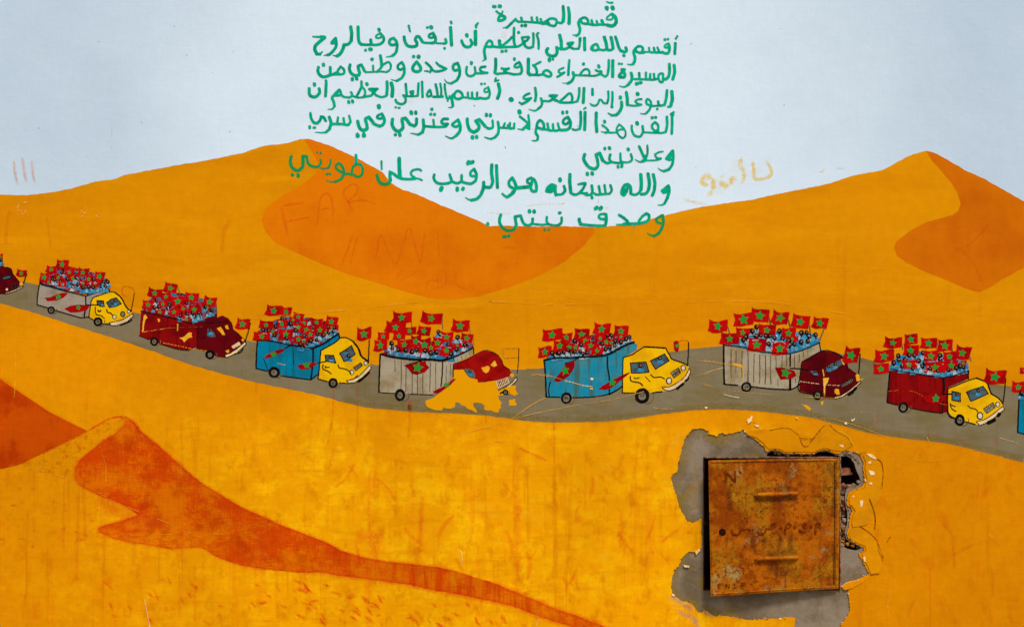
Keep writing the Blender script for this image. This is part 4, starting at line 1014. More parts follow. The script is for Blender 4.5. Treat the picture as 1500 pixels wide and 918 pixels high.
# line 5
word([(F1, "34 1368 148 1330 175 | 30 1325 180 1362 188"), (F1, "38 1345 212 1345 330 1340 458"), (F1, "38 1268 215 1272 330 1255 425 | 30 1255 435 1190 450 | 42 1052 225 1054 230 | 42 1100 222 1106 222 | 34 1095 292 1052 335 1060 385 1102 420 1142 390 1135 330 1095 292"
      "| 26 1190 450 1100 448 935 440 | 30 1140 395 1145 440 | 30 1095 415 1080 440 | 34 912 350 918 430 890 490 850 505 790 480 757 410 755 345 | 50 830 302 836 315")])
word([(F1, "28 570 325 625 370 662 430 658 495 620 525 575 495 540 440 535 380 570 325 | 26 545 430 580 400 640 400 | 26 535 440 450 445 370 440 | 30 325 338 380 378 412 415 | 32 412 418 372 448 | 26>12 372 445 308 430 | 42 355 278 358 292"), (F1, "44 235 158 232 300 242 428")])
word([(F2, "30>22 1478 382 1452 400"), (F2, "44 1470 450 1465 698"), (F2, "40 1405 445 1408 580 1395 680 | 30 1395 690 1330 706 1290 695 | 44 1143 445 1143 458 | 40 1205 440 1205 452 | 36 1215 515 1162 550 1148 600 1190 622 1232 592 | 42 1218 518 1255 590 1252 665 | 40 1252 670 1200 702 1120 708"
      "| 34 1120 708 1095 690 1072 612 | 34 1100 705 1015 712 1000 622 | 34 1020 712 945 706 920 612 | 34 945 708 870 692 | 38 870 692 862 612 812 565 775 602 768 660 830 690 875 695 | 38 762 665 748 740 778 800 775 845 | 30>14 775 850 740 865 695 860")])
word([(F2, "32 640 492 652 590 655 685 | 32 515 508 580 560 640 610 | 40 640 615 600 660 560 695 | 26>14 560 705 485 690 | 34 655 690 600 665 | 58 508 435 512 448"), (F2, "32 435 612 430 670 | 34 370 605 368 670 385 685 | 32 295 610 270 672 | 30 430 682 215 672 | 36 340 640 375 685 | 38 195 590 205 680 195 760 150 812 | 34>16 150 815 80 835 0 812"),
      (F3, "24>12 1500 842 1400 808"), (F2, "34 115 570 118 665 60 682 0 650 | 48 25 480 25 492 | 44 85 482 85 498"), (F3, "32 1500 682 1450 685 1400 645 | 44 1405 650 1325 555 | 42 1322 552 1268 575 | 46 1275 580 1315 640 1305 700 1240 738 | 44 1240 740 1180 700 1150 620 1145 545 | 50 1220 808 1222 820 | 48 1282 802 1284 815")])
word([(F3, "36 1012 555 950 600 925 632 975 660 1020 640 | 42 1012 560 1042 640 1035 725 985 785 | 38>14 985 788 910 828 825 793"), (F3, "38 858 545 800 545 768 580 790 615 860 618 | 34 858 622 820 655 700 662 540 652 | 34 648 560 658 645 | 46 627 402 | 44 610 475 | 46 665 478"),
      (F3, "44 500 560 508 660 490 735 | 36 490 740 430 772 | 28>14 430 775 315 752"), (F3, "42 402 545 400 615 370 648 | 40 370 648 310 625 | 46 305 620 240 532 | 44 240 535 190 548 200 620 205 670 | 46 200 680 150 722 90 705 45 630 50 550 | 50 322 445 328 462 | 46 390 445 392 460 | 46 93 775 | 46 155 765 160 785")])
word([(F4, "58 1150 355 1152 372 | 34 1190 470 1135 495 1128 528 1175 540 1210 520 | 42 1195 472 1232 560 1212 625 1160 650 | 40 1155 650 1085 620 | 46 1080 615 1005 518 | 44 1005 520 955 545 972 620 980 680 | 46 975 690 920 712 865 670 840 580 | 44 835 770 | 40>60 835 765 840 790 | 40>62 928 760 932 785")])
word([(F4, "34 715 500 735 580 | 36 735 585 700 630 630 622 | 34 632 535 645 615 | 34 552 525 540 610 | 36 640 620 480 618 | 44 425 520 450 600 430 680 | 40>34 430 690 375 738 | 28>10 375 740 300 745 218 738"), (F4, "38 372 570 340 520 300 512 | 38 305 515 285 570 250 605 | 38 250 608 195 595 158 530 148 465 | 42 137 658 137 672 | 34 195 672 215 672")])
# line 6
H1, H2, H3, H4, H5, H6 = w10(850, 200), w10(850, 265), w10(710, 200), w10(710, 265), w10(570, 210), w10(410, 200)
word([(H1, "36>44 1352 210 1300 275 1265 325 | 36 1265 325 1310 342 1345 330 | 38 1358 215 1362 320 1345 415 1300 480 | 38 1300 482 1230 508 | 34>12 1230 508 1180 495 1142 465 | 40 1330 280 1290 310"),
      (H1, "22>28 1210 222 1150 232 1095 265 | 30 1095 265 1120 315 1180 322 | 24 1185 325 1110 348 980 352 | 28>34 982 135 985 240 960 325 | 38 862 148 900 230 940 325 | 44 950 290 955 340 910 362 | 30>12 910 368 870 372 805 340")])
word([(H1, "34 742 262 758 335 730 368 | 28 730 372 680 380 610 372 | 32 588 250 590 340 600 375 | 32 630 385 570 388 510 385 460 372 | 38 438 268 428 330 450 372 | 36 450 378 390 390 340 360 | 46 330 350 285 250 | 46 285 248 232 270 | 42 232 275 252 350 260 425 | 44 255 440 210 475 130 450 72 380 50 320 65 265"
      "| 46 700 185 705 195 | 42 360 172 360 182 | 44 425 165 432 178 | 38 552 435 556 452 | 42 610 425 606 442 | 46 102 540 106 555 | 48 172 535 178 548")])
# line 7
word([(H1, "38 1290 722 1235 765 1198 795 | 36 1198 798 1225 822 1275 808 | 30 1240 790 1290 750"), (H2, "44 1290 75 1302 150 1275 250 | 40>34 1275 250 1235 330 | 30>12 1230 335 1190 355 1135 352")])
word([(H1, "44 1070 560 1092 680 1082 790 1055 860"), (H1, "46 992 550 1012 680 1000 780 | 40 1000 785 960 835 895 845 | 48 885 560 895 680 888 780 | 36 885 790 840 840 780 852 735 832 | 42 740 825 735 740 700 702 | 48 700 705 650 720 615 790 610 830 | 46 610 835 640 855 680 790 | 40 650 810 690 760")])
word([(H1, "34 442 715 460 790 430 835 | 30 430 840 370 840 | 34 355 715 372 830 | 34 272 728 290 830 | 34 380 840 300 848 240 852 | 34 240 852 205 835 | 38 168 720 178 800 160 848 | 32 155 850 100 858 40 830 0 828 | 40 170 885 172 900"),
      (H3, "28 1500 828 1440 830"), (H3, "28 1480 690 1370 700 | 34 1478 695 1435 770 1385 825 | 36 1385 830 1330 852 1280 840 | 46 1248 558 1248 690 1262 820"), (H1, "30 0 690 75 680 | 34 75 685 40 770 0 820"),
      (H3, "40 1162 730 1178 790 1145 835 | 34 1145 840 1100 850 1040 850 | 50 1103 625 1106 645 | 44 1045 855 1032 800 1035 730 | 42 1035 725 980 708 925 750 905 795 | 40 905 800 970 808 1015 775 | 30 940 775 1000 745")])
word([(H3, "36 675 608 630 630 628 672 665 690 | 42 675 608 730 640 758 720 755 790 | 40 752 800 700 800 668 745 | 34 670 745 690 700 690 660 | 48 660 735 560 745 480 752 | 40 400 608 358 660 362 720 410 755 | 44 405 608 440 670 460 735 | 44 455 750 420 820 360 868"), (H4, "40 410 160 380 205 330 238 | 36>30 330 238 300 225 260 190")])
word([(H3, "44 172 428 180 600 188 745"), (H3, "46 104 418 102 540 118 660 | 42 118 670 85 740 20 745"), (H5, "36 1490 642 1415 640 | 46 1385 572 1382 650 1350 740 | 42 1350 745 1290 810 1210 832 | 30>14 1210 832 1165 822 1120 795 | 54 1155 295 1165 275 | 52 1200 285 1225 272"),
      (H5, "34 1242 378 1192 425 1200 475 1250 480 | 40 1245 378 1280 460 1268 545 | 38 1265 550 1200 590 1130 582 1070 565 | 38 1062 470 1062 550 | 36 1062 560 1000 585 930 565 | 40 890 462 918 550 | 38 920 560 860 585 760 592 690 570 655 510 662 462 | 50 1000 660 998 682 | 48 1085 660 1080 672 | 56 770 655 758 680")])
K = w10(500, 220)
word([(K, "30 1170 300 1130 280 1055 290 | 32 1055 290 1020 330 1035 375 1070 395 | 26 1180 440 1130 418 1040 412 | 36 1080 418 990 425 900 420 | 52 848 125 852 280 860 390 | 40 900 420 830 395 770 350 712 320 | 44 718 325 712 390 720 440 | 44 718 445 690 488"), (K, "30>26 588 165 592 280")])
word([(K, "44 690 488 640 500 580 485 540 430 522 365")], 'green_low', 0.53)
word([(H6, "40 1115 275 1118 330 1112 395 | 34 1130 402 1185 415 1215 470")])
word([(H6, "34 1215 470 1205 550 1150 590 1080 565 | 32 1130 405 1075 440 1055 510 1050 560 | 34 1090 562 1020 550 950 545 | 36 860 392 818 430 840 480 900 520 | 38 865 392 910 430 935 500 935 560 | 38>34 935 560 890 625 810 662 | 24>12 810 664 750 662 680 645"),
      (H6, "26>34 742 340 738 400 715 450 | 24 715 455 660 470 600 462 | 32 595 342 600 390 570 435 | 36 570 440 520 445 450 425 410 380 395 290 | 38 395 292 335 288 | 46 335 292 340 370 338 430 | 44 335 440 270 498 195 470 155 390 165 295 | 32 545 230 | 34 598 238 596 246 | 34 685 550 695 550 | 34 730 545 738 550 | 44 180 560 186 562 | 46 268 562 268 582")], 'green_low', 0.53)
# line 8
word([(H2, "34 1195 505 1120 550 | 34 1108 560 1125 600 1175 620 | 40 1205 505 1218 600 1195 690 1150 765 | 38 1145 770 1080 805 | 28>12 1080 802 1020 790 980 762")], 'green_low', 0.53)
word([(H2, "38 1005 560 1005 500 965 478 | 36 965 478 910 520 860 585 | 38 1005 565 960 600 860 622 680 630 640 628 | 20>10 800 620 795 685"), (H2, "38 570 500 640 545 695 595 | 40 695 600 650 640 | 28>16 650 640 530 638"), (H2, "52 240 390 225 405 | 54 305 392 292 408 | 34 375 485 300 488 270 525 300 555 350 560 | 42 375 490 382 560 372 635"),
      (H2, "38 370 650 300 658 150 650 0 635"), (H4, "38 1500 645 1420 640 | 44 1410 630 1388 590 1385 560")])
word([(H4, "34>40 1128 540 1122 610 1080 648 | 32 1080 650 1010 650 930 635 | 34 910 530 908 590 930 630 | 30 935 628 850 642 720 632 | 38 702 555 695 620 650 650 | 38 650 652 590 640 555 590 530 515 | 36 530 510 450 520 | 42 445 525 455 590 465 640 | 42 462 650 430 710"),
      (H4, "42 235 500 218 560 222 620 255 680 | 40 1092 470 1106 466 | 50 655 440 658 450 | 50 724 442 726 452")])
word([(H4, "38 255 680 310 718 370 728 430 710 | 36 876 715 882 715 | 36 938 713 944 713 | 46 280 815 300 815 | 44 352 808 358 800")], 'green_low', 0.53)
brush("painted_full_stop", parse(H4, "50 45 625 45 642"), 'green', 0.5, wall)
# ------------------------------------------------------------------ the painted convoy
def blob(cx, cy, rx, ry, n=14, a0=0.0, seed=0.0, amp=0.12):
    return [(cx + rx * math.cos(a0 + 6.2832 * i / n) * (1 + amp * noise.noise((i * .7, seed, 1))),
             cy + ry * math.sin(a0 + 6.2832 * i / n) * (1 + amp * noise.noise((i * .7, seed, 4)))) for i in range(n)]

def multi(name, layers, parent):
    """several small coats painted one over another, as one mesh: (points, material, level)"""
    verts, faces, mi, mats = [], [], [], []
    for p, mt, lv in layers:
        m = M[mt]
        if m not in mats: mats.append(m)
        base = len(verts)
        v = [W(x, y, lv) for x, y in p]
        for t in tessellate_polygon([[Vector((x, -y, 0)) for x, y in p]]):
            faces.append(tuple(base + k for k in face_up(v, t))); mi.append(mats.index(m))
        verts += v
    return mesh_obj(name, verts, faces, mats, parent, midx=mi)

def star_pts(cx, cy, r, rot, rnd, inner=0.5, sx=1.0):
    out = []
    for i in range(10):
        a = rot - math.pi / 2 + i * math.pi / 5
        k = r * rnd.uniform(.85, 1.22) if i % 2 == 0 else r * inner * rnd.uniform(.9, 1.15)
        out.append((cx + sx * k * math.cos(a), cy + k * math.sin(a)))
    return out

def flag(win, spec, lvl, parent, rnd, star=True):
    cx, cy, w, h, rot = spec[:5]
    sr = spec[5] if len(spec) > 5 else min(w, h) * 0.37
    ox, oy, sc = win
    cx, cy, w, h, sr = ox + cx / sc, oy + cy / sc, w / sc, h / sc, sr / sc
    a = math.radians(rot); c, s = math.cos(a), math.sin(a)
    wave = rnd.uniform(.03, .10) * h * 1.3; ph = rnd.uniform(-.4, .6)
    top, bot = [], []
    N = 8
    for i in range(N + 1):
        t = i / N
        x = -w / 2 + w * t
        yo = wave * math.sin(t * 5.0 + ph)
        top.append((x + rnd.uniform(-.25, .25), -h / 2 + yo + rnd.uniform(-.3, .3)))
        bot.append((x + rnd.uniform(-.25, .25), h / 2 + yo + rnd.uniform(-.4, .4)))
    top[0] = (top[0][0] - .2 * 1, top[0][1] - 0.06 * h); bot[0] = (bot[0][0] - rnd.uniform(0, .08) * w, bot[0][1])
    p = top + [(w / 2 + rnd.uniform(-.4, .1), 0)] + bot[::-1] + [(-w / 2 + rnd.uniform(0, .07) * w, rnd.uniform(-.1, .1) * h)]
    p = [(cx + x * c - y * s, cy + x * s + y * c) for x, y in p]
    lay = [(p, 'flag', lvl)]
    if star:
        lay.append((star_pts(cx - w * .02, cy + h * .02, sr, a + rnd.uniform(-.15, .15), rnd), 'star', lvl + .012))
    return multi("flag", lay, parent)

def passenger(x, y, r, lvl, parent, rnd):
    """a small painted figure: robe, dark head, lighter face; (x, y) is the head's middle, r its radius"""
    w = r * rnd.uniform(1.35, 1.9)
    robe = [(x - w, y + r * 3.1), (x - w * .95, y + r * 1.9), (x - w * .55, y + r * 1.15), (x, y + r * .85), (x + w * .55, y + r * 1.15), (x + w, y + r * 1.9), (x + w * 1.05, y + r * 3.1)]
    head = blob(x, y, r, r * 1.12, 12, 0, x + y)
    d = rnd.choice((-.1, .15, .25))
    lay = [(robe, rnd.choice(('cloth', 'cloth', 'cloth', 'cloth_white')), lvl), (head, 'black', lvl + .008),
           (blob(x + r * d, y - r * .18, r * .42, r * .46, 10, 0, x), 'skin', lvl + .016),
           ([(x - r * .28, y + r * .8), (x + r * .3, y + r * .8), (x + r * .18, y + r * rnd.uniform(1.6, 2.3)), (x - r * .1, y + r * 1.5)], 'black', lvl + .010)]
    if rnd.random() < .35:
        lay.append(([(x - w * .9, y + r * 1.7), (x - w * .5, y + r * 1.2), (x - w * .3, y + r * 2.2), (x - w * .7, y + r * 2.6)], 'cloth_white', lvl + .012))
    return multi("passenger", lay, parent)

def wheel(win, cx, cy, r, parent, lvl=.80, hub=.5, shadow=True, sq=1.0):
    ox, oy, sc = win
    cx, cy, r = ox + cx / sc, oy + cy / sc, r / sc
    lay = []
    if shadow:
        brush("wheel_edge_line", [(.5, .5, catmull([(cx + r * .5, cy + r * 1.05), (cx + r * 1.2, cy + r * .75), (cx + r * 1.5, cy), (cx + r * 1.35, cy - r * .3)], False, 1))], 'faint', lvl - .02, parent, .35)
    lay.append((blob(cx, cy, r * sq, r, 22, 0, cx, .10), 'black', lvl))
    lay.append((blob(cx, cy + r * .05, r * hub * sq, r * hub * 1.05, 14, 0, cy, .16), 'hub', lvl + .012))
    o = multi("wheel", lay, parent)
    k = r * hub
    brush("wheel_nut_marks", [(.32, .32, [(cx - k * .35, cy - k * .5), (cx - k * .3, cy + k * .5)]), (.3, .3, [(cx - k * .5, cy), (cx + k * .4, cy + k * .05)]), (.3, .3, [(cx + k * .25, cy - k * .4), (cx + k * .3, cy + k * .4)])], 'black', lvl + .03, parent, .3, .1)
    return o

def truck(label, d):
    """d: win, box side / front outlines, cab outline, and everything painted on them"""
    rnd = random.Random(d.get('seed', 1))
    win = d['win']; cw = d.get('cwin', win)
    P = lambda s, w_=None: pts(w_ or win, s)
    t = poly("painted_truck", P(d['side']), d['boxmat'], .50, wall, amp=.35)
    tag(t, label=label)
    if 'front' in d:
        poly("cargo_front", P(d['front']), d.get('frontmat', d['boxmat']), .52, t, amp=.3)
    if 'planks' in d:
        for s in d['planks'].split('|'):
            brush("plank_line", [(a * 1.15, b * 1.15, p) for a, b, p in parse(win, s)], 'seam', .56, t, .4, .3)
    if 'cab' in d:
        poly("cab", P(d['cab'], cw), d['cabmat'], .58, t, smooth=False, amp=.3)
    for mt, s in d.get('patches', []):
        w_ = cw
        if s.startswith('@'): w_ = win; s = s[1:]
        poly("worn_patch", P(s, w_), mt, .70 + .01 * len(s) / 100, t, amp=.5)
    for i, s in enumerate(d.get('windows', [])):
        poly("window", P(s, cw), d.get('winmat', 'glass'), .62, t, amp=.15)
        brush("window_frame", [(.75, .75, resample(P(s, cw) + [P(s, cw)[0]], 2.0, False))], d.get('frameline', 'black'), .66, t, .35, .25)
    for (x, y, r) in d.get('drivers', []):
        X, Y = P([x, y], cw)[0]
        r = r / cw[2]
        multi("driver", [([(X - r * 1.6, Y + r * 2.6), (X - r * .8, Y + r), (X + r * .6, Y + r * .9), (X + r * 2.0, Y + r * 2.0), (X + r * 1.2, Y + r * 2.9)], 'cloth', .635),
                         (blob(X, Y, r, r * 1.1, 12, 0, X), 'black', .645), (blob(X + r * .15, Y - r * .1, r * .5, r * .5, 8, 0, Y), 'skin', .655)], t)
    for s in d.get('bumper', []):
        poly("bumper", P(s, cw), 'cream', .72, t, amp=.2)
        brush("bumper_outline", [(.65, .65, resample(P(s, cw) + [P(s, cw)[0]], 2.0, False))], 'black', .75, t, .35, .3)
    for (x, y, r, *m) in d.get('lamps', []):
        X, Y = P([x, y], cw)[0]; r = r / cw[2]
        multi("headlight", [(blob(X, Y, r, r * 1.15, 12, 0, X), m[1] if len(m) > 1 else 'black', .76), (blob(X + .15, Y, r * .66, r * .8, 12, 0, Y), m[0] if m else 'lamp', .772)], t)
    if 'plate' in d:
        p = P(d['plate'], cw)
        lay = [(p, d.get('platemat', 'cream_grey'), .74)]
        multi("number_plate", lay, t)
        st = [(.6, .6, resample(p + [p[0]], 1.5, False))]
        (x0, y0), (x1, y1), (x2, y2), (x3, y3) = p[:4]
        for k in (.14, .30, .44, .58, .74, .88):
            a = (x0 + (x1 - x0) * k, y0 + (y1 - y0) * k); b = (x3 + (x2 - x3) * k, y3 + (y2 - y3) * k)
            u, v = rnd.uniform(.15, .3), rnd.uniform(.7, .85)
            st.append((.6, .6, [(a[0] + (b[0] - a[0]) * u, a[1] + (b[1] - a[1]) * u), (a[0] + (b[0] - a[0]) * v, a[1] + (b[1] - a[1]) * v)]))
            if rnd.random() < .6:
                m_ = rnd.uniform(.35, .6)
                st.append((.36, .36, [(a[0] + (b[0] - a[0]) * m_ - .6, a[1] + (b[1] - a[1]) * m_ + .2), (a[0] + (b[0] - a[0]) * m_ + .9, a[1] + (b[1] - a[1]) * m_ - .3)]))
        brush("number_marks", st, 'cream' if d.get('platemat') == 'maroon' else 'black', .765, t, .3, .15)
    for s in d.get('lines', []):
        mt, w_ = 'black', win
        if s.startswith('#'): mt = d.get('cabline', 'black'); w_ = cw; s = s[1:]
        brush("outline", [(a * 1.3, b * 1.3, p) for a, b, p in parse(w_, s)], mt, .78, t, .4, .3)
    for (w_, cx, cy, r, hub, sq) in d.get('wheels', []):
        wheel(w_, cx, cy, r, t, hub=hub, sq=sq, lvl=.86)
    # the load of people and flags
    if 'crowd' in d:
        poly("crowd_backdrop", P(d['crowd']), d.get('back', 'crowd_red'), .80, t, amp=.9, freq=.5)
        items = []
        cp = P(d['crowd'])
        fl = [f for f in d['flags']]
        for f in fl:
            X, Y = P([f[0], f[1]])[0]
            items.append((Y + f[3] / win[2] / 2, 'f', f))
        heads = [P([x, y])[0] for x, y in zip(d['heads'][::2], d['heads'][1::2])]
        hr = d.get('hr', 3.1) * 1.12
        for X, Y in heads:
            items.append((Y + hr * 2.4, 'p', (X, Y)))
        items.sort(key=lambda q: q[0])
        for k, (_, kind, q) in enumerate(items):
            lv = .84 + .020 * k
            if kind == 'f': flag(win, q, lv, t, rnd)
            else: passenger(q[0], q[1], hr * rnd.uniform(.85, 1.1), lv + .002, t, rnd)
        top = .84 + .020 * len(items)
        st = []
        for X, Y in heads[::2]:
            st.append((.5, .35, [(X + rnd.uniform(1, 3), Y + hr), (X + rnd.uniform(2, 4), Y + hr * 2.6)]))
        brush("arm_strokes", st, 'black', top + .02, t, .4, .3)
        st = [(.7 * rnd.uniform(.6, 1.2), .3, [(X + rnd.uniform(-5, 5), Y + hr * rnd.uniform(.8, 2.2)), (X + rnd.uniform(-5, 5) + 2, Y + hr * rnd.uniform(1.2, 2.4))]) for X, Y in heads]
        brush("robe_highlights", st, 'cloth_white', top + .04, t, .4, .3)
    else:
        top = 1.0
    for s in d.get('rim', []):
        brush("rim_line", [(a * 1.2, b * 1.2, p) for a, b, p in parse(win, s)], 'black', top + .06, t, .4, .3)
    for s in d.get('poles', []):
        brush("flag_pole", parse(win, s), 'faint', .825, t, .4, .3)
    for s in d.get('dpoles', []):
        w_ = win
        if s.startswith('#'): w_ = cw; s = s[1:]
        brush("flag_pole", parse(w_, s), 'black', .92, t, .4, .3)
    for w_, out, sx, sy, sr in d.get('sideflags', []):
        o = P(out, w_)
        X, Y = pts(w_, [sx, sy])[0]
        multi("flag", [(rough_edge(o, .3, .5, sx, True, 1.5), 'flag_side', .94), (star_pts(X, Y, sr / w_[2], rnd.uniform(-.3, .3), rnd), 'star', .955)], t)
    for w_, f in d.get('noseflags', []):
        flag(w_, f, .96, t, rnd)
    for s in d.get('faded', []):
        mt, w_, q = s
        brush("faded_flag_outline", [(a * .75, b * .75, p) for a, b, p in parse(w_, q)], mt, .90, t, .35, .4)
    return t

T1 = (45, 370, 7.5); T2 = (190, 405, 7.5); T3 = (360, 440, 7.5); T4 = (545, 450, 7.5); T4b = (600, 485, 7.5)
T5 = (775, 470, 7.5); T5b = (860, 480, 7.5); T6 = (1030, 440, 7.5); T6b = (1090, 485, 7.5); T7 = (1275, 480, 7.5); T7b = (1300, 530, 7.5)
Z0 = (0, 360, 5.736); Z8 = (360, 520, 5.0)

# truck at the very left edge, only its cab in view
t0 = dict(win=Z0, seed=1, side="-330 120 -60 180 0 165 0 395 -60 400 -330 330", boxmat='grey', cab="-60 190 0 160 42 182 65 176 92 192 112 240 160 292 180 325 120 370 35 400 -60 405", cabmat='maroon',
          windows=["15 268 50 252 90 248 92 268 50 285 25 286"], winmat='glass', bumper=["28 402 70 388 120 368 195 336 192 352 110 388 50 406"], lamps=[(58, 366, 14, 'cream', 'maroon'), (178, 320, 14, 'amber', 'amber')],
          plate="80 350 140 325 150 340 92 366", platemat='hub', lines=["8 -60 405 30 398", "6 0 160 45 182 90 192 112 240 150 285"], noseflags=[(Z0, (182, 230, 80, 56, 14, 20))], dpoles=["10 226 232 214 268 200 312"], heads=[-30, 140, -8, 125, 10, 118], 
          flags=[(0, 95, 50, 55, 5), (-60, 110, 70, 60, 5)], crowd="-330 120 -60 110 15 110 20 160 -60 190", hr=2.4)
truck("leftmost painted truck, maroon cab half cut off by the photo's edge", t0)
truck("painted truck with a plain grey cargo box and yellow cab, highest on the road", dict(win=T1, seed=2, boxmat='grey', side="100 350 250 380 450 435 605 475 605 600 588 716 545 715 400 672 230 618 72 573 85 470",
    front="606 478 740 432 858 402 862 440 690 500 665 580 645 705 590 716", cab="680 500 780 462 870 430 930 440 990 492 1030 560 1062 610 1105 640 1120 670 1070 712 960 750 870 768 790 780 700 745 640 710 655 600", cabmat='yellow',
    windows=["728 525 800 530 808 592 768 590 732 570", "835 548 885 512 940 495 998 562 935 590 862 602"], drivers=[(785, 548, 16), (925, 530, 18), (905, 560, 14)],
    bumper=["862 772 1000 738 1060 705 1118 670 1130 698 1060 758 950 800 885 800"], lamps=[(920, 705, 24), (1012, 675, 30, 'hub'), (1076, 645, 20)],
    lines=["10 98 348 78 460 70 572 | 10 70 572 190 606 | 10 268 635 400 672 545 715 | 9 545 716 590 712 640 708", "12 605 480 605 570 588 712", "10 606 478 740 432 858 402 862 430", "#9 640 710 655 600 682 502 780 462 870 430 930 438 | 12 930 440 992 492 1030 560 1062 610 1108 645 | 9 640 712 690 738 | 9 780 780 870 790",
           "#9 710 600 710 645 722 680 | 9 722 682 780 695 810 722 | 12 738 632 752 648 772 636 | 10 835 625 845 655 880 665 900 688", "#12 985 792 1020 785 1085 758 1110 735 | 10 1060 765 1080 750"],
    wheels=[(T1, 226, 630, 42, .55, 1), (T1, 740, 757, 50, .5, 1)], crowd="104 300 200 200 420 150 700 220 860 300 862 398 740 425 640 465 500 435 250 378 108 345",
    flags=[(348, 128, 135, 92, 12), (228, 185, 115, 76, 12), (150, 268, 92, 92, 10), (428, 212, 110, 70, 5), (578, 215, 122, 88, 12), (758, 258, 112, 95, 14), (305, 272, 100, 64, 6), (350, 345, 96, 60, 6), (575, 338, 90, 60, 6), (712, 335, 104, 62, 6), (470, 280, 90, 70, 6), (640, 290, 70, 80, 5), (200, 320, 70, 50, 10)],
    heads=[240, 290, 345, 215, 405, 290, 490, 245, 500, 275, 262, 300, 330, 320, 440, 330, 540, 300, 575, 380, 640, 375, 690, 290, 800, 325, 850, 320, 760, 370, 820, 370, 520, 350, 690, 380, 460, 370], hr=2.5,
    rim=["14 105 318 120 345 250 380 400 425 | 10 400 425 520 452 606 476"], dpoles=["9 1140 440 1128 520 1112 600 1104 645", "12 600 575 680 573 770 578"],
    sideflags=[(T1, "152 495 220 488 290 455 350 440 412 442 365 490 290 525 185 532", 305, 485, 36), (T1, "370 615 440 582 520 570 600 575 652 582 622 628 545 652 440 658", 525, 602, 30)],
    faded=[('orange_line', T1, "9 1022 366 1070 372 1118 388 1140 420 | 12 1018 370 1002 420 1015 462 | 6 1015 465 1060 482")]))
truck("painted truck with a worn dark red cargo box and maroon cab, second from the left in full view", dict(win=T2, seed=3, boxmat='red_box', side="125 378 250 405 400 440 560 480 700 520 742 530 735 770 650 812 520 795 330 738 210 690 108 650 115 520",
    front="700 518 830 460 960 402 965 470 850 510 745 560 735 530", frontmat='maroon', cab="742 540 860 500 960 450 1020 425 1088 462 1130 520 1140 580 1200 625 1240 668 1278 700 1278 740 1180 820 1050 890 950 882 905 825 800 815 742 800", cabmat='maroon',
    windows=["850 562 905 572 930 615 955 665 900 672 845 655"], frameline='maroon', drivers=[(890, 590, 18)], patches=[('amber', "955 570 1000 550 1030 600 1050 640 1020 640 985 600"), ('amber', "1045 540 1080 530 1090 578 1060 572"), ('amber', "@540 672 590 665 650 612 682 615 678 640 690 665 640 680 600 718 575 690"),
        ('amber', "@155 430 175 415 198 450 175 470 160 520 152 608 136 608 145 500"), ('amber', "@305 462 330 465 335 495 315 500"), ('amber', "@520 515 535 520 532 590 522 600"), ('amber', "@1050 815 1090 800 1098 830 1070 838")],
    bumper=["1042 862 1110 838 1180 790 1268 712 1280 742 1180 838 1062 890"], lamps=[(1243, 695, 22, 'amber', 'maroon')], plate="1125 765 1200 720 1215 745 1140 785", platemat='maroon',
    lines=["8 108 650 210 692 | 8 330 738 520 795 650 812", "#8 742 540 740 800", "#12 1150 850 1220 830 1245 785", "#8 850 515 980 500 1100 490"],
    cabline='black', wheels=[(T2, 270, 712, 48, .5, .95), (T2, 882, 856, 52, .45, 1)], crowd="140 368 160 300 300 180 560 180 820 250 955 300 960 400 830 455 705 515 560 478 400 438 150 385",
    flags=[(450, 125, 142, 105, 14), (278, 180, 155, 92, 12), (205, 305, 132, 88, 8), (400, 218, 110, 72, 5), (532, 270, 150, 105, 6), (682, 228, 152, 98, 10), (880, 278, 140, 112, 16), (368, 300, 112, 66, 6), (335, 388, 122, 62, 6), (490, 385, 142, 76, 6), (710, 362, 140, 100, 8), (625, 468, 92, 62, 12), (590, 350, 80, 70, 5), (850, 340, 90, 70, 8)],
    heads=[295, 262, 262, 262, 440, 315, 625, 290, 270, 340, 420, 350, 630, 410, 715, 430, 780, 420, 870, 385, 905, 370, 760, 400, 690, 400, 560, 430, 830, 330, 320, 330], hr=2.6, poles=["9 520 95 540 150 552 210", "9 758 220 770 310", "9 948 255 955 400"], rim=["10 130 378 250 402 400 436 560 478 690 515"],
    noseflags=[(T2, (1245, 520, 142, 115, 12))], dpoles=["12 1325 510 1305 600 1270 705"], faded=[('scratch', T2, "4 130 612 300 585 440 562"), ('scratch', T2, "5 370 728 560 765 700 795 850 815")]))
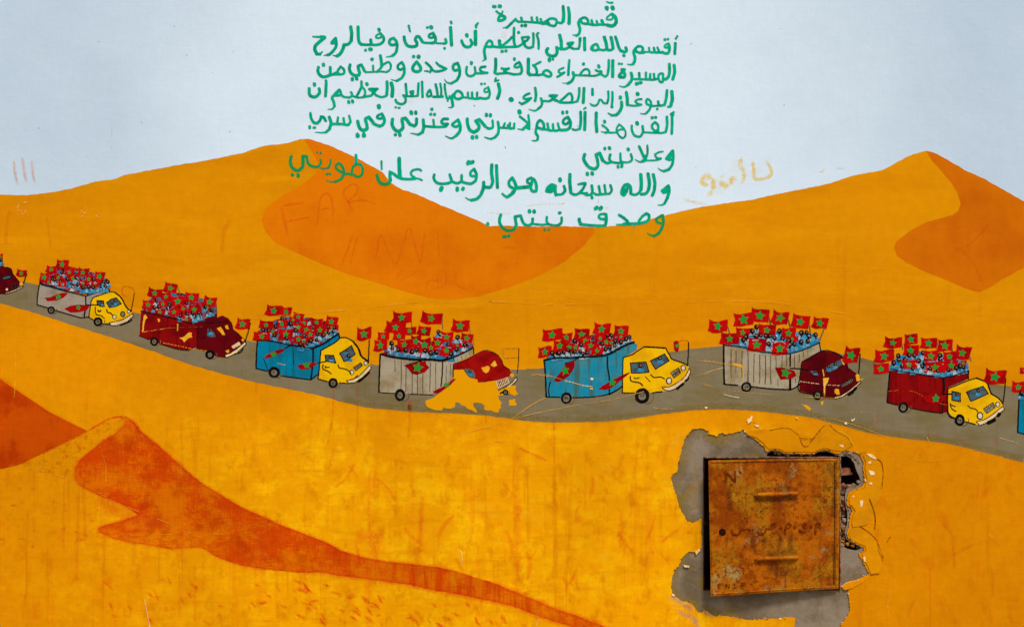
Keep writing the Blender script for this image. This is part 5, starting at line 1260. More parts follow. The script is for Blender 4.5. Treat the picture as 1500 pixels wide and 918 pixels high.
truck("painted truck with a bright blue cargo box and yellow cab, beside the waved flag left of the grey-plank truck", dict(win=T3, seed=4, boxmat='blue_box', side="125 455 270 440 400 465 530 500 650 515 740 525 735 680 715 868 560 850 400 830 240 775 115 745 118 600",
    front="740 525 850 478 1020 365 1025 420 950 478 825 550 820 660 800 805 712 868", cab="825 550 950 480 1040 408 1100 410 1180 450 1240 530 1270 610 1340 660 1382 720 1340 800 1230 870 1120 905 1010 905 900 890 795 860 810 700", cabmat='yellow',
    windows=["870 600 965 602 990 686 880 665", "1032 580 1090 545 1162 495 1202 590 1140 635 1080 670"], drivers=[(935, 625, 20), (1112, 550, 18), (1130, 605, 24)], bumper=["1105 880 1160 868 1235 838 1300 775 1360 710 1382 738 1330 812 1200 900 1135 908"],
    lamps=[(1165, 790, 26), (1317, 688, 24)], plate="1182 738 1262 682 1282 712 1208 772",
    lines=["13 128 455 118 600 115 745 | 10 115 745 240 776 | 10 385 826 560 850 712 868", "14 740 525 738 680 716 865", "11 716 868 800 806 | 12 740 525 850 478 | 11 1020 365 1026 420 950 478 825 550", "#11 825 550 812 700 795 860 | 10 795 860 895 888 | 11 1026 412 1100 408 1180 448 | 16 1180 450 1240 530 1270 610 1340 662 | 9 1030 905 1115 908",
           "#10 850 705 850 750 905 778 938 805 | 9 872 718 880 742 | 9 885 732 915 732 | 10 1013 705 1028 738 1090 752 1125 768 1155 800 | 8 1150 868 1190 858 1230 820", "#22 1240 885 1290 850 1352 790", "7 200 640 240 760", "6 520 500 522 600 526 700"],
    wheels=[(T3, 312, 788, 62, .5, 1.05), (T3, 960, 905, 56, .5, .95)], crowd="100 440 100 380 200 260 420 180 720 190 1020 260 1022 365 850 478 740 525 530 500 270 440",
    flags=[(312, 112, 178, 115, 12), (447, 122, 112, 95, 12), (578, 178, 122, 78, 12), (228, 265, 152, 82, 6), (400, 252, 112, 82, 4), (445, 368, 150, 110, 6), (178, 392, 180, 92, 6), (576, 292, 112, 92, 8), (640, 245, 82, 78, 8), (782, 238, 132, 78, 8), (945, 228, 132, 102, 16), (818, 322, 132, 92, 8), (712, 372, 82, 92, 4), (582, 425, 92, 84, 8), (672, 322, 100, 100, 6), (960, 300, 100, 70, 12), (300, 340, 120, 70, 5), (885, 350, 90, 60, -10), (520, 210, 80, 60, 8), (640, 440, 70, 70, 5)],
    heads=[195, 325, 325, 285, 320, 380, 490, 255, 445, 415, 720, 440, 725, 300, 790, 370, 850, 380, 900, 290, 975, 300, 560, 250, 620, 400, 680, 470, 545, 330, 780, 430, 910, 350, 960, 340, 400, 200, 680, 210, 600, 480, 250, 330], hr=2.7,
    rim=["11 128 440 230 438 330 452 450 480 | 12 450 480 560 498 650 512 740 528 | 16 740 520 850 475 940 415 1020 362"], noseflags=[(T3, (1302, 365, 160, 130, 2))], dpoles=["13 1358 432 1352 560 1348 690", "13 380 560 450 515 520 485", "13 790 688 880 668"],
    sideflags=[(T3, "200 628 240 590 300 560 380 532 428 528 418 558 350 592 290 622 215 637", 308, 592, 42), (T3, "565 712 640 690 720 678 800 688 745 720 700 750 605 760", 668, 708, 44)], faded=[('scratch', T3, "7 352 690 400 700 440 708")]))
# grey plank truck whose cab has half flaked away
truck("painted truck with a pale plank-lined cargo box and a red cab half covered by an ochre patch", dict(win=T4, cwin=T4b, seed=5, boxmat='cream_grey', side="95 515 250 548 400 566 600 570 772 588 775 700 752 870 740 900 668 958 420 950 300 945 75 930 88 700",
    front="772 588 900 540 1115 450 1118 512 1000 570 905 622 892 780 830 850 745 905", planks="9 320 590 322 740 318 925|8 375 640 372 800 370 935|10 440 720 442 830 440 945|9 500 745 498 840 500 945|8 560 730 556 860 560 950|9 640 610 638 780 632 930|8 700 610 698 740 700 900|7 820 640 815 730 812 830|7 862 620 860 740|6 900 570 905 600|6 940 560 942 590|7 985 540 988 570|6 1030 520 1030 550|5 1070 495 1072 520|6 250 570 252 700",
    cab="490 355 600 322 700 270 760 238 820 215 900 228 965 260 1010 320 1030 372 1100 420 1118 462 1080 512 960 532 900 550 750 562 744 530 700 510 640 430 600 420 485 428", cabmat='red_worn',
    patches=[('patch', "486 425 590 420 622 470 650 505 745 530 752 562 820 560 900 546 955 538 960 600 972 655 1060 615 1130 595 1172 600 1162 640 1192 688 1150 712 1118 690 1085 678 1030 700 975 705 985 750 1010 780 995 825 1012 835 985 850 972 892 930 888 900 868 858 870 820 860 825 820 790 790 760 785 720 780 695 790 705 830 735 860 745 892 718 888 700 872 640 850 605 820 570 812 545 782 505 778 498 830 450 850 400 848 380 832 352 868 300 868 250 852 205 838 182 812 172 762 262 730 300 700 352 662 400 620 452 590 480 540"),
             ('patch', "1092 752 1160 742 1162 775 1178 795 1168 815 1092 818"), ('amber', "785 402 860 378 882 400 870 440 838 462 812 445"), ('amber', "888 372 935 322 962 375 925 392"), ('amber', "1105 468 1140 462 1148 500 1120 505 1108 490")],
    windows=["600 420 648 412 700 435 718 498 690 515 645 495"], frameline='faint', drivers=[(665, 440, 18)], bumper=["972 655 1060 610 1130 555 1170 500 1186 530 1130 590 990 682"], plate="955 555 1075 508 1092 562 975 622", platemat='maroon',
    lines=["14 90 515 82 700 75 930 | 8 75 930 160 940 300 946 | 8 420 952 668 960", "11 775 595 772 720 758 865", "9 1115 450 1118 512", "#7 490 355 600 320 700 268 820 212 905 226 968 262 1012 322 1032 374 1102 422", "#9 482 360 478 500", "#16 1000 680 1040 660"],
    wheels=[(T4b, 1052, 668, 30, .5, 1.1), (Z8, 1130, 291, 45, .5, .85)], crowd="110 510 150 440 400 380 700 370 1000 350 1110 400 1112 432 900 540 772 585 400 562",
    flags=[(332, 112, 212, 118, 4), (655, 122, 228, 120, 11), (972, 202, 190, 125, 10), (262, 218, 222, 115, 6), (125, 315, 130, 82, 6), (415, 258, 142, 84, 4), (572, 258, 142, 98, 12), (95, 418, 142, 116, 3), (360, 408, 172, 104, 3), (578, 408, 132, 132, 3), (822, 322, 142, 104, 5), (1042, 338, 132, 96, 12), (822, 472, 142, 104, 5), (720, 385, 100, 118, 5), (482, 372, 112, 124, 5), (300, 315, 132, 82, 4), (938, 420, 92, 54, 3), (650, 440, 80, 90, 4)],
    heads=[222, 452, 290, 465, 370, 470, 505, 350, 490, 465, 585, 475, 705, 490, 740, 372, 835, 408, 745, 290, 940, 330, 930, 460, 1015, 415, 215, 395, 640, 500, 440, 490, 870, 510, 730, 270], hr=3.0,
    rim=["18 100 510 180 535 250 548 340 562 | 20 340 560 480 572 640 572 | 20 640 570 772 582 880 552 | 14 880 552 1000 500 1110 440"], poles=["7 430 70 436 210", "8 770 120 776 240", "8 1066 170 1078 290", "7 1108 300 1114 450"],
    dpoles=["10>16 360 640 430 618 545 585", "#9 1200 195 1196 330 1182 460"], sideflags=[(T4, "362 640 450 612 545 592 592 590 595 622 630 660 580 712 490 740 440 728 400 680", 502, 662, 60), (T4b, "255 660 320 630 380 600 480 522 512 520 450 588 380 640 310 682 270 678", 405, 585, 38)],
    faded=[('faint', T4b, "5 1026 192 1110 188 1195 188 | 5 1026 192 1026 260 1030 290 | 5 1035 298 1110 292 1200 290"), ('orange_line', T4b, "5 1195 190 1198 262")]))
truck("painted truck with a streaked turquoise cargo box and yellow cab in the middle of the road", dict(win=T5, cwin=T5b, seed=6, boxmat='blue_worn', side="170 432 340 408 600 400 860 382 862 500 882 640 880 802 700 832 480 842 340 838 190 832 182 600",
    front="860 382 960 330 1150 232 1190 262 1180 322 1080 375 1030 402 1022 720 960 765 882 805", cab="395 330 500 290 560 250 630 210 740 212 860 222 930 340 1000 368 1062 392 1120 430 1132 480 1050 600 990 650 900 692 700 712 520 716 390 712", cabmat='yellow',
    windows=["475 385 560 380 645 375 682 486 580 496 485 496", "695 362 770 325 850 285 902 360 830 405 752 455"], drivers=[(585, 415, 26), (798, 335, 22)], bumper=["825 655 890 648 950 625 1030 575 1080 528 1125 440 1138 488 1100 560 1040 622 960 670 900 692 850 682"],
    lamps=[(1055, 440, 30), (900, 582, 35)], plate="918 492 1004 440 1028 490 955 552", lines=["14 165 430 180 600 188 832 | 10 188 832 340 836 | 10 480 842 700 832 880 802", "12 862 385 862 500 882 640 882 800", "13 882 802 960 762 1022 716", "#10 395 330 390 520 388 712 | 9 388 712 520 716 | 10 395 328 500 290 560 250 625 208 | 13 625 208 740 214 862 222 | 11 862 222 900 290 930 340 1000 368 1062 390 1100 412 | 11 715 712 820 700",
           "#11 475 535 482 580 530 595 580 605 612 635 | 9 515 545 535 558 570 548 | 10 700 512 735 545 800 538 850 558 | 7 640 535 690 590", "#22 990 665 1020 640 1055 615 | 18 1085 580 1110 555", "10 232 670 215 750 225 830"],
    wheels=[(T5, 408, 845, 64, .6, .95), (T5b, 605, 745, 86, .5, .95)], crowd="190 428 210 370 300 300 420 210 700 150 1120 150 1135 225 960 330 860 375 600 396 340 405",
    flags=[(258, 152, 218, 125, 0), (580, 148, 165, 124, 5), (802, 88, 185, 122, 8), (1012, 108, 160, 114, 8), (412, 178, 122, 94, 5), (176, 338, 150, 112, -2), (782, 188, 112, 66, 0), (682, 268, 142, 96, 4), (750, 325, 132, 84, 0), (340, 270, 142, 116, 4), (445, 285, 102, 84, 0), (850, 228, 82, 104, 5), (905, 232, 66, 76, 0), (620, 212, 122, 94, 4), (510, 292, 84, 74, 0), (1010, 172, 84, 56, 8), (950, 215, 60, 60, 5), (720, 375, 120, 40, -5)],
    heads=[250, 350, 325, 350, 380, 340, 460, 350, 500, 220, 570, 260, 560, 330, 635, 350, 685, 180, 805, 250, 885, 290, 900, 160, 950, 220, 1065, 195, 1100, 180, 500, 340, 430, 320, 940, 270, 1010, 230, 280, 370, 590, 360, 840, 310], hr=2.9,
    rim=["16 168 428 230 415 340 402 480 402 | 18 480 400 600 394 740 385 860 372 | 22 860 368 920 340 1000 295 | 18 1000 295 1080 255 1150 232"], dpoles=["18>10 400 470 500 430 540 400", "#13 1115 160 1112 280 1104 410"],
    sideflags=[(T5, "265 662 300 610 335 575 375 500 430 455 500 428 500 510 440 600 380 645 330 668", 396, 545, 52), (T5, "755 752 800 712 870 672 950 630 1030 590 1110 558 1100 575 1030 632 960 690 900 735 850 756", 915, 675, 46), (T5b, "950 152 978 140 1000 148 1012 200 1002 262 975 265 955 230", 990, 195, 26)],
    faded=[('orange_line', T5b, "9 1000 150 1050 138 1105 135 | 6 1105 140 1118 170"), ('chip', T5, "8 400 660 470 672 540 692 600 708 690 716 | 34 688 632 694 636"), ('amber', T5, "7 20 592 100 590 180 600 260 612"), ('amber', T5, "26 682 742 690 742")]))
truck("painted truck with a cream-grey plank-lined cargo box and maroon cab, above the rusty cabinet", dict(win=T6, cwin=T6b, seed=7, back='cloth', boxmat='cream_grey', side="232 488 420 512 620 562 800 578 955 585 955 700 955 978 800 972 540 948 230 920 228 700",
    front="956 588 1100 540 1278 465 1282 558 1180 605 1085 668 1068 890 1062 920 958 980", planks="10 308 540 305 700 308 850|9 362 550 360 700 358 800|11 428 560 424 720 428 840|13 492 560 494 740 490 900|9 560 590 556 760 555 900|10 620 600 622 760 620 910|11 682 600 686 780 680 910|10 742 600 740 780 745 920|9 800 610 802 760|9 870 600 862 740|9 916 600 914 720|9 1002 600 1004 700 1002 740|9 1056 590 1052 680|8 1100 560 1102 620|8 1148 545 1146 600|7 1188 540 1186 570|7 1216 520 1216 550|8 820 870 822 930|8 1016 860 1014 900",
    cab="635 342 700 302 780 258 872 215 1000 235 1090 290 1132 342 1148 400 1232 460 1282 520 1272 562 1180 640 1100 692 980 732 880 728 740 690 605 652 615 500", cabmat='maroon',
    windows=["890 392 970 345 1062 302 1088 360 1010 420 920 458", "710 432 800 428 822 490 760 482"], frameline='maroon', drivers=[(925, 385, 20), (1000, 360, 20), (785, 445, 16)], bumper=["978 724 1060 705 1130 665 1200 610 1276 542 1278 568 1180 652 1080 722 1005 738"],
    lamps=[(1018, 658, 26, 'amber', 'amber'), (1245, 490, 20, 'amber', 'amber')], plate="1058 590 1190 508 1202 550 1080 622", platemat='hub', patches=[('amber', "1230 500 1262 495 1280 530 1320 512 1300 530 1270 548 1235 545"), ('amber', "868 515 930 510 915 570 895 585 890 700 875 712 872 600"), ('amber', "1005 655 1040 650 1052 690 1015 700"), ('amber', "1062 302 1082 310 1106 365 1090 372 1072 330"), ('amber', "858 420 868 418 882 490 872 500"), ('patch', "625 800 690 808 735 848 718 872 690 852"), ('amber', "842 768 870 765 862 810 845 805"), ('amber', "@430 715 440 720 445 860 436 870 432 780"), ('amber', "@300 690 360 688 440 712 430 735 350 712")],
    lines=["16 226 485 226 700 232 915 | 12 232 918 380 930 | 12 520 945 760 970 955 978", "10 1278 462 1290 560", "14 956 590 955 720 | 20 955 860 955 975", "12 960 978 1020 950 1062 915", "#9 632 345 612 500 600 650 745 690 | 10 635 340 700 302 870 214 1000 235 1090 290 | 9 870 728 980 735", "#30 1150 690 1190 665 | 26 1210 640 1225 625", "#10 605 500 640 515"],
    wheels=[(T6b, 805, 700, 54, .55, .95), (T6b, 25, 610, 56, .6, 1.05)], crowd="232 485 300 440 410 420 550 340 900 330 1250 370 1282 462 1100 538 955 582 800 576 620 560 420 510",
    flags=[(165, 282, 205, 128, 5, 50), (445, 208, 212, 134, -4, 58), (625, 165, 198, 140, 8, 55), (845, 190, 180, 138, 14, 55), (1072, 232, 190, 142, 11, 50), (1285, 248, 168, 118, 14, 46), (702, 322, 192, 112, 5), (438, 352, 162, 96, 5), (295, 418, 205, 122, 4), (592, 485, 202, 142, 4), (845, 525, 175, 142, 4), (940, 358, 152, 112, 6), (980, 422, 132, 56, 3)],
    heads=[440, 432, 540, 335, 585, 290, 580, 390, 630, 385, 690, 390, 735, 390, 785, 412, 838, 335, 870, 418, 720, 475, 940, 440, 945, 485, 1000, 478, 1075, 455, 1078, 355, 1135, 352, 1148, 445, 1232, 378, 1165, 395, 470, 400], hr=3.3,
    rim=["9 226 488 420 510 620 560 800 576 955 582 | 9 955 582 1100 540 1282 460"], poles=["12 250 222 270 290 290 360", "16 712 115 722 190 740 270", "15 915 135 935 220 962 310", "15 1162 190 1168 290 1180 400", "15 1368 235 1325 320 1282 430"],
    dpoles=["16 960 745 1040 748 1100 756 1160 765", "#14 1274 252 1268 350 1258 462"], sideflags=[(T6, "788 735 850 735 900 742 1000 770 1022 822 985 850 940 862 850 868 822 815", 905, 795, 58)], noseflags=[(T6b, (1178, 262, 162, 168, 16, 55))],
    faded=[('chip', T6b, "6 615 550 700 562 825 578 | 5 870 585 1050 596"), ('amber', T6, "6 0 662 120 670 220 690 300 700"), ('chip', T6, "5 0 815 110 770 222 735")]))
truck("painted truck with a solid dark red cargo box and yellow cab at the right", dict(win=T7, cwin=T7b, seed=8, back='cloth', boxmat='red_box', side="220 452 500 502 800 548 810 640 802 920 780 932 640 918 440 878 200 820 185 816 200 640",
    front="800 548 900 530 1078 470 1075 560 855 652 848 920 790 935", cab="665 290 760 255 860 215 970 175 1080 222 1110 280 1140 350 1222 400 1272 462 1286 510 1200 592 1110 650 1030 692 960 682 860 652 740 616 670 560", cabmat='yellow',
    windows=["708 320 800 342 800 437 706 418", "865 330 960 295 1050 265 1106 345 1010 392 915 430"], drivers=[(762, 355, 20), (995, 315, 20)], bumper=["975 655 1060 632 1150 580 1215 525 1270 480 1284 520 1160 622 1080 668 1012 696"],
    lamps=[(1015, 590, 38), (1210, 465, 28)], plate="1052 512 1160 445 1182 498 1090 562", lines=["13 215 455 198 640 182 818 | 10 182 818 300 848 | 10 440 880 640 918 790 936", "18 800 550 808 640 802 700 | 9 802 700 790 930", "#16 655 540 690 600 735 615", "10 1078 470 1076 560", "#10 665 290 658 430 668 560 | 9 735 615 770 625 | 9 665 290 760 255 860 215 975 175 | 14 975 175 1085 222 1112 280 1142 350 | 12 1142 350 1222 400 1270 462 | 11 860 655 960 682",
           "#10 690 455 700 500 712 518 750 540 | 9 695 470 742 488 | 9 880 475 910 502 970 520 988 548", "#34 1110 665 1170 638 | 30 1215 585 1228 570"],
    wheels=[(T7b, 172, 497, 60, .55, .92), (T7b, 793, 637, 66, .5, .85)], crowd="215 442 230 370 330 300 560 250 830 290 1075 380 1078 465 820 545 500 502",
    flags=[(250, 162, 192, 112, 5, 42), (447, 125, 140, 112, 0, 44), (642, 168, 180, 112, 4, 46), (820, 192, 160, 124, 5, 50), (1012, 272, 172, 142, 16, 45), (155, 308, 208, 130, 2, 48), (120, 447, 168, 105, -2, 42), (445, 248, 172, 122, 5), (665, 308, 152, 114, 8), (870, 312, 152, 104, 5), (425, 400, 182, 94, 4), (712, 432, 232, 124, 5), (890, 412, 142, 110, 5), (1020, 390, 70, 60, 8)],
    heads=[305, 305, 255, 385, 345, 420, 465, 445, 570, 420, 575, 275, 652, 447, 735, 475, 765, 305, 765, 350, 857, 460, 980, 420, 1022, 430, 420, 300, 480, 300, 310, 350, 530, 360, 600, 380, 940, 440, 380, 350], hr=3.0,
    rim=["9 218 452 360 478 500 502 660 526 800 548 | 9 800 548 940 515 1078 468"], poles=["10 335 108 345 180 355 240", "11 730 130 740 200 752 270", "13 1062 210 1080 290 1105 362", "10 887 130 902 250", "9 515 65 518 160", "10 245 235 262 330", "10 930 260 945 370", "9 520 210 545 300"],
    dpoles=["#15 590 350 640 350 700 352", "#13 1298 180 1285 320 1270 440"], noseflags=[(T7b, (1182, 162, 228, 150, 12, 58))], sideflags=[(T7b, "380 380 440 362 520 350 600 356 640 390 600 440 520 460 430 440", 530, 400, 50)],
    faded=[('orange_line', T7, "5 200 695 260 690 300 682 | 5 420 690 480 700 560 740 640 775 | 6 720 812 780 832 842 848")]))
t8 = dict(win=T7b, seed=9, side="1450 345 1560 372 1900 450 1900 830 1560 800 1430 772 1440 560", boxmat='blue_box', lines=["13 1448 348 1438 560 1430 770 | 10 1430 770 1560 802 1900 850"], crowd="1450 342 1460 300 1560 260 1900 330 1900 450 1560 372",
          flags=[(1440, 272, 145, 112, 5), (1505, 92, 100, 66, 0), (1590, 210, 160, 110, 5), (1600, 300, 120, 90, 4), (1760, 250, 170, 120, 6)], heads=[1470, 335, 1530, 300, 1620, 350, 1700, 330, 1800, 360], rim=["16 1445 360 1500 368 1560 380"], hr=3)
truck("rightmost painted truck, blue cargo box cut off by the photo's edge", t8)
# ------------------------------------------------------------------ the rusty steel cabinet let into the wall
hatch = empty("utility_cabinet", W(1131, 863, 0))
tag(hatch, "rusty yellow-brown steel cabinet door hanging ajar in a broken hole in the wall", "cabinet")
HP = hatch
def HO(name, v, f, mat, **kw):
    return mesh_obj(name, v, f, mat, HP, **kw)
def hbox(name, x0, x1, y0, y1, l0, l1, mat, bevel=0.0006):
    v = [W(x, y, l) for l in (l1, l0) for x, y in ((x0, y0), (x1, y0), (x1, y1), (x0, y1))]
    f = [(0, 3, 2, 1), (4, 5, 6, 7), (0, 1, 5, 4), (1, 2, 6, 5), (2, 3, 7, 6), (3, 0, 4, 7)]
    o = HO(name, v, f, M[mat] if mat in M else MATS[mat], bevel=bevel)
    return o
# steel liner: five plates
FX0, FX1, FY0, FY1 = 1030.5, 1231.6, 669.0, 864.0
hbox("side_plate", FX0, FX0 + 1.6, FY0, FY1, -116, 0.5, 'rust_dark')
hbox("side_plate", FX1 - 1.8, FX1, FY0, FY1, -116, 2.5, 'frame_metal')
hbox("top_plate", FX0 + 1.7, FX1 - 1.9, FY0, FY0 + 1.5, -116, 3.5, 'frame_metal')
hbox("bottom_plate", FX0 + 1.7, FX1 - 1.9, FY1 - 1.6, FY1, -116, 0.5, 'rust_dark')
hbox("back_plate", FX0 + 1.7, FX1 - 1.9, FY0 + 1.6, FY1 - 1.7, -116, -113, 'inside')

def door_map(x, y, n=0.0):
    """a point of the door's tilted face; n = millimetres proud of the sheet"""
    s = (x - 1038) / 192.0
    h = 46 + (9.5 - 46) * s + 0.6 * math.sin(s * 3.0) + n
    k = (DIST * 1000 - h) / (DIST * 1000)
    return W(CX + (x - CX) * k, CY + (y - CY) * k, h)
def door():
    # outline of the sheet, rounded at the corners
    c = [(1037.6, 675.0), (1039.0, 673.8), (1090, 672.6), (1140, 671.6), (1190, 671.2), (1228.8, 671.2), (1230, 672.6), (1230, 720), (1229.6, 770), (1229, 820), (1228.4, 860.5), (1227, 861.8),
         (1180, 864.4), (1140, 866.8), (1090, 870.2), (1042.6, 873.4), (1041, 872.4), (1040.4, 820), (1039.4, 770), (1038.4, 720)]
    q = resample(c, 4, True)
    n = len(q)
    v = [door_map(x, y, 0) for x, y in q] + [door_map(x, y, -8.0) for x, y in q]
    cx, cy = 1134, 770
    ins = [(x + (cx - x) * .012, y + (cy - y) * .012) for x, y in q]
    v = [door_map(x, y, 0) for x, y in ins] + [door_map(x, y, -1.2) for x, y in q] + [door_map(x, y, -12) for x, y in q] + [door_map(x + (cx - x) * .02, y + (cy - y) * .02, -12) for x, y in q] + [door_map(x + (cx - x) * .02, y + (cy - y) * .02, -2) for x, y in q]
    f = [face_up(v, t) for t in tessellate_polygon([[Vector((x, -y, 0)) for x, y in ins]])]
    for L in range(4):
        for i in range(n):
            j = (i + 1) % n
            a = L * n
            f.append((a + i, a + n + i, a + n + j, a + j))
    f.append(tuple(4 * n + i for i in range(n)))
    return HO("door", v, f, M['rust'])
M['letter'] = simple('rust_filled_letter', (136, 56, 2), (100, 36, 2), 60)
dr = door()
def DO(name, v, f, mat, **kw):
    return mesh_obj(name, v, f, mat, dr, **kw)
# pressed ridges
def ridge(x0, y0, x1, y1, w, hgt):
    N, K = 26, 8
    v, f = [], []
    for i in range(N + 1):
        t = i / N
        x, y = x0 + (x1 - x0) * t, y0 + (y1 - y0) * t
        e = math.sqrt(max(0.0, 1 - (abs(2 * t - 1)) ** 10))
        ww = w * e * (1 + .10 * noise.noise((x * .3, 1, 2)))
        for k in range(K + 1):
            a = math.pi * k / K
            v.append(door_map(x, y - math.cos(a) * ww / 2 + .25 * noise.noise((x * .5, k * .4, 7)), max(-.3, hgt * e * math.sin(a)) - .1))
    for i in range(N):
        for k in range(K):
            a = i * (K + 1) + k
            f.append((a, a + 1, a + K + 2, a + K + 1))
    return DO("pressed_ridge", v, f, M['rust'], smooth=True)
ridge(1104.5, 725.2, 1170.5, 722.4, 7.4, 12)
ridge(1104.5, 818.6, 1170.5, 816.6, 7.2, 12)
# folded rim along the right side and a thin lip
def strip(name, p, w, n0, mat):
    q = catmull(p, False, 3)
    v, f = [], []
    for i, (x, y) in enumerate(q):
        a, b = q[max(i - 1, 0)], q[min(i + 1, len(q) - 1)]
        L = math.dist(a, b); nx_, ny_ = -(b[1] - a[1]) / L, (b[0] - a[0]) / L
        for o, h in ((-.5, -.3), (-.3, n0), (.3, n0), (.5, -.3)):
            v.append(door_map(x + nx_ * o * w, y + ny_ * o * w, h))
    for i in range(len(q) - 1):
        for k in range(3):
            f.append((i * 4 + k, i * 4 + k + 1, i * 4 + k + 5, i * 4 + k + 4))
    return DO(name, v, f, MATS.get(mat) or M[mat], smooth=True)
strip("folded_rim", [(1226.5, 674), (1226.3, 720), (1225.8, 790), (1225, 859)], 3.4, 2.2, 'rust')
strip("rim_groove", [(1222.8, 676), (1222.6, 720), (1222.1, 790), (1221.3, 857)], 1.5, .35, 'rust_dark')
strip("folded_rim", [(1042, 676.6), (1090, 675.2), (1150, 674.0), (1222, 673.6)], 2.6, 1.5, 'rust')
strip("folded_rim", [(1044, 869.6), (1090, 866.8), (1150, 862.6), (1222, 858.8)], 2.4, 1.4, 'rust')
strip("folded_rim", [(1041.4, 678), (1042, 730), (1043, 800), (1044, 868)], 2.4, 1.3, 'rust')
# keyhole: a ring round a dark hole
def keyhole():
    N = 28
    v, f, mi = [], [], []
    cx, cy = 1058.2, 779
    prof = ((5.4, 0.0), (4.9, 1.4), (4.0, 1.7), (3.2, 1.0), (2.8, .35))
    for r, h in prof:
        for i in range(N):
            a = 2 * math.pi * i / N
            v.append(door_map(cx + r * math.cos(a), cy + r * math.sin(a), h))
    for L in range(len(prof) - 1):
        for i in range(N):
            j = (i + 1) % N
            f.append((L * N + i, L * N + j, (L + 1) * N + j, (L + 1) * N + i)); mi.append(0)
    f.append(tuple((len(prof) - 1) * N + i for i in range(N))[::-1]); mi.append(1)
    DO("keyhole", v, f, [M['rust_dark'], M['inside']], midx=mi, smooth=True)
    brush("lock_pin", [(.5, .5, [(cx - .8, cy - .5), (cx + .9, cy + .5)])], 'frame_metal', 0, dr, .4, .1, fn=lambda x, y: door_map(x, y, .9))
keyhole()
def emboss(name, win, s, mat, n, wob=.35, g=.4, n2=None):
    brush(name, parse(win, s), mat, 0, dr, g, wob, fn=lambda x, y: door_map(x, y, n))
def raised(name, win, s, n, mat='rust'):
    """raised lettering: top face plus sloping skirt"""
    st = parse(win, s)
    F, x0, y0 = stroke_field(st, .5, .15, 1)
    v, f = field_mesh(F, x0, y0, .5)
    vv = [door_map(x, y, n) for x, y in v]
    # skirt from border edges
    cnt = {}
    for t in f:
        for i in range(len(t)):
            e = (t[i], t[(i + 1) % len(t)])
            cnt[e] = 1
    base = len(vv)
    # row-merged cells share no inner edges, so build the skirt from a second contour pass
    F2 = F + 0.0
    ins = F2 < 0
    sk = []
    ny, nx = F2.shape
    g = .5
    for j in range(ny - 1):
        for i in range(nx - 1):
            c = ins[j, i] + ins[j, i + 1] + ins[j + 1, i] + ins[j + 1, i + 1]
            if 0 < c < 4:
                cs = [(i, j), (i + 1, j), (i + 1, j + 1), (i, j + 1)]
                cr = []
                for k in range(4):
                    a, b = cs[k], cs[(k + 1) % 4]
                    fa, fb = F2[a[1], a[0]], F2[b[1], b[0]]
                    if (fa < 0) != (fb < 0):
                        t = fa / (fa - fb)
                        cr.append((x0 + (a[0] + (b[0] - a[0]) * t) * g, y0 + (a[1] + (b[1] - a[1]) * t) * g))
                if len(cr) == 2: sk.append(cr)
    mi = [0] * len(f)
    for a, b in sk:
        k = len(vv)
        vv += [door_map(a[0], a[1], n), door_map(b[0], b[1], n), door_map(b[0], b[1], -.2), door_map(a[0], a[1], -.2)]
        f.append((k, k + 1, k + 2, k + 3)); mi.append(1)
    return DO(name, vv, f, [M['letter'], M['rust_dark']], midx=mi)
D3 = (970, 700, 7.5); D4 = (1120, 700, 7.5); D1 = (970, 610, 7.5)
raised("embossed_letter", D1, "20 700 595 700 715 | 20 702 600 800 712 | 20 803 600 803 712 | 22 858 605 864 610", 1.8)
raised("embossed_letter", D3, "16 768 580 778 612 825 618 862 585 865 545 | 15 865 552 905 560 935 550 965 560 | 16 885 465 | 16 937 465 | 16 912 432", 2.2)
raised("embossed_letter", D3, "22 995 565", 2.2)
raised("embossed_letter", D3, "16 1048 585 1082 615 1130 595 1142 550 | 16 1142 552 1180 545 1232 492 1258 512 1212 545 1175 550", 2.2)
raised("embossed_letter", D3, "24 1305 545", 2.2)
raised("embossed_letter", D3, "16 1352 558 1372 505 1395 492 1416 522 1392 545 1355 556 1356 612", 2.2)
raised("embossed_letter", D3, "24 1456 540", 2.2)
raised("embossed_letter", D4, "16 382 572 425 586 458 550 462 505 440 492 425 515 445 535 462 530", 2.2)
raised("embossed_letter", D4, "22 510 527", 2.2)
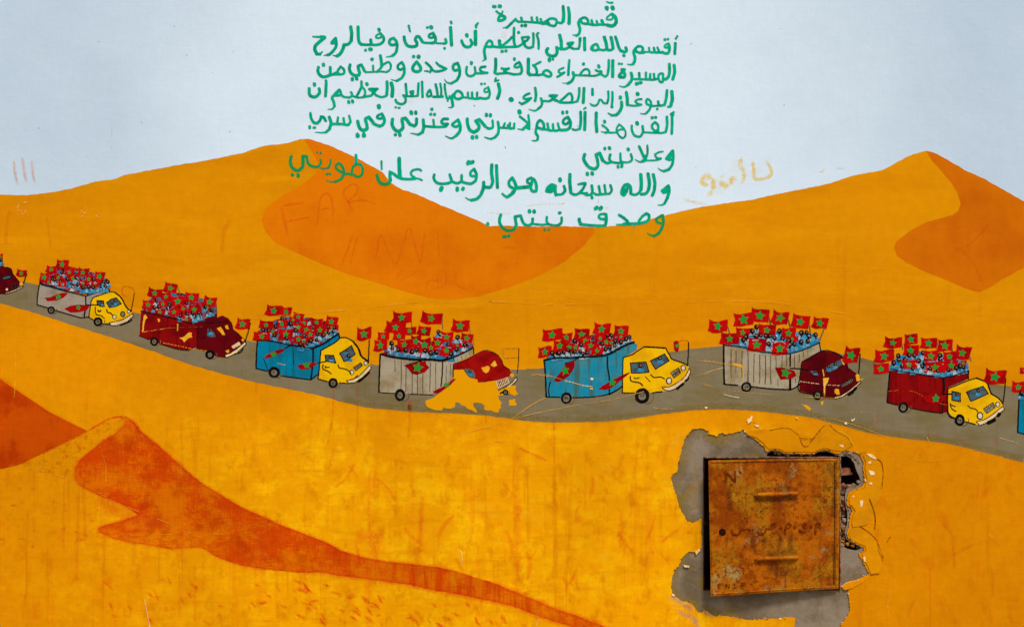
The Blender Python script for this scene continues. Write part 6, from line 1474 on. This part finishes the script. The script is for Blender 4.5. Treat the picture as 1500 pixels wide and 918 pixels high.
raised("embossed_letter", D4, "16 608 548 618 510 592 486 565 515 600 532 612 525 | 16 570 530 560 570 558 612", 2.2)
D5 = (970, 796, 7.5)
raised("embossed_letter", D5, "10 615 440 615 488 | 9 615 440 645 440 | 9 615 462 640 462 | 9 615 488 640 486 | 10 700 485 702 440 735 485 737 442 | 10 790 440 800 485 | 9 780 488 812 480 | 10 880 485 872 435 | 9 872 435 905 425 902 448 880 460", .9)
# rust runs and dark blotches that belong to the door
def drib(win, s, mat='rust_run', dens=1.0):
    for k, t in enumerate(s.split('|')):
        a = [float(x) for x in t.split()]
        q = catmull(pts(win, a[1:]), False, 2.0)
        w = a[0] / win[2]
        v, f, den = [], [], []
        n = len(q)
        for i, (x, y) in enumerate(q):
            p0, p1 = q[max(i - 1, 0)], q[min(i + 1, n - 1)]
            L = math.dist(p0, p1) or 1
            nx_, ny_ = -(p1[1] - p0[1]) / L, (p1[0] - p0[0]) / L
            e = min(1, min(i, n - 1 - i) / 3.0)
            for o in (-1, -.4, .4, 1):
                v.append(door_map(x + nx_ * o * w / 2, y + ny_ * o * w / 2, .25 + .01 * (k % 9)))
                den.append(dens * e * (abs(o) < 1))
        for i in range(n - 1):
            for m in range(3):
                f.append((i * 4 + m, i * 4 + m + 1, i * 4 + m + 5, i * 4 + m + 4))
        DO("rust_run", v, f, MATS[mat], density=den)
drib((950, 600, 2.886), "14 578 680 578 710 577 765|34 450 520 445 560 440 600|30 490 525 490 560 488 590|26 560 530 555 565 548 600|30 600 520 600 560 598 598|30 440 600 500 605 560 603 630 600|26 450 338 520 335 580 330 640 340|22 445 380 520 382 600 378 640 372|60 510 650 560 690 600 660|34 345 330 340 380 345 430|30 790 220 790 330 785 460|22 780 560 785 660 780 740|26 300 220 500 215 700 212|30 760 215 780 300|14 320 260 340 300", dens=.5)
drib((950, 600, 2.886), "24 755 280 745 320 750 350|20 590 250 600 290|16 470 260 480 290|20 400 560 420 600", dens=.4)
# dark gap between door and cement on the lower left, and run below the door
for o in list(bpy.data.objects):
    if "_w" in o: del o["_w"]
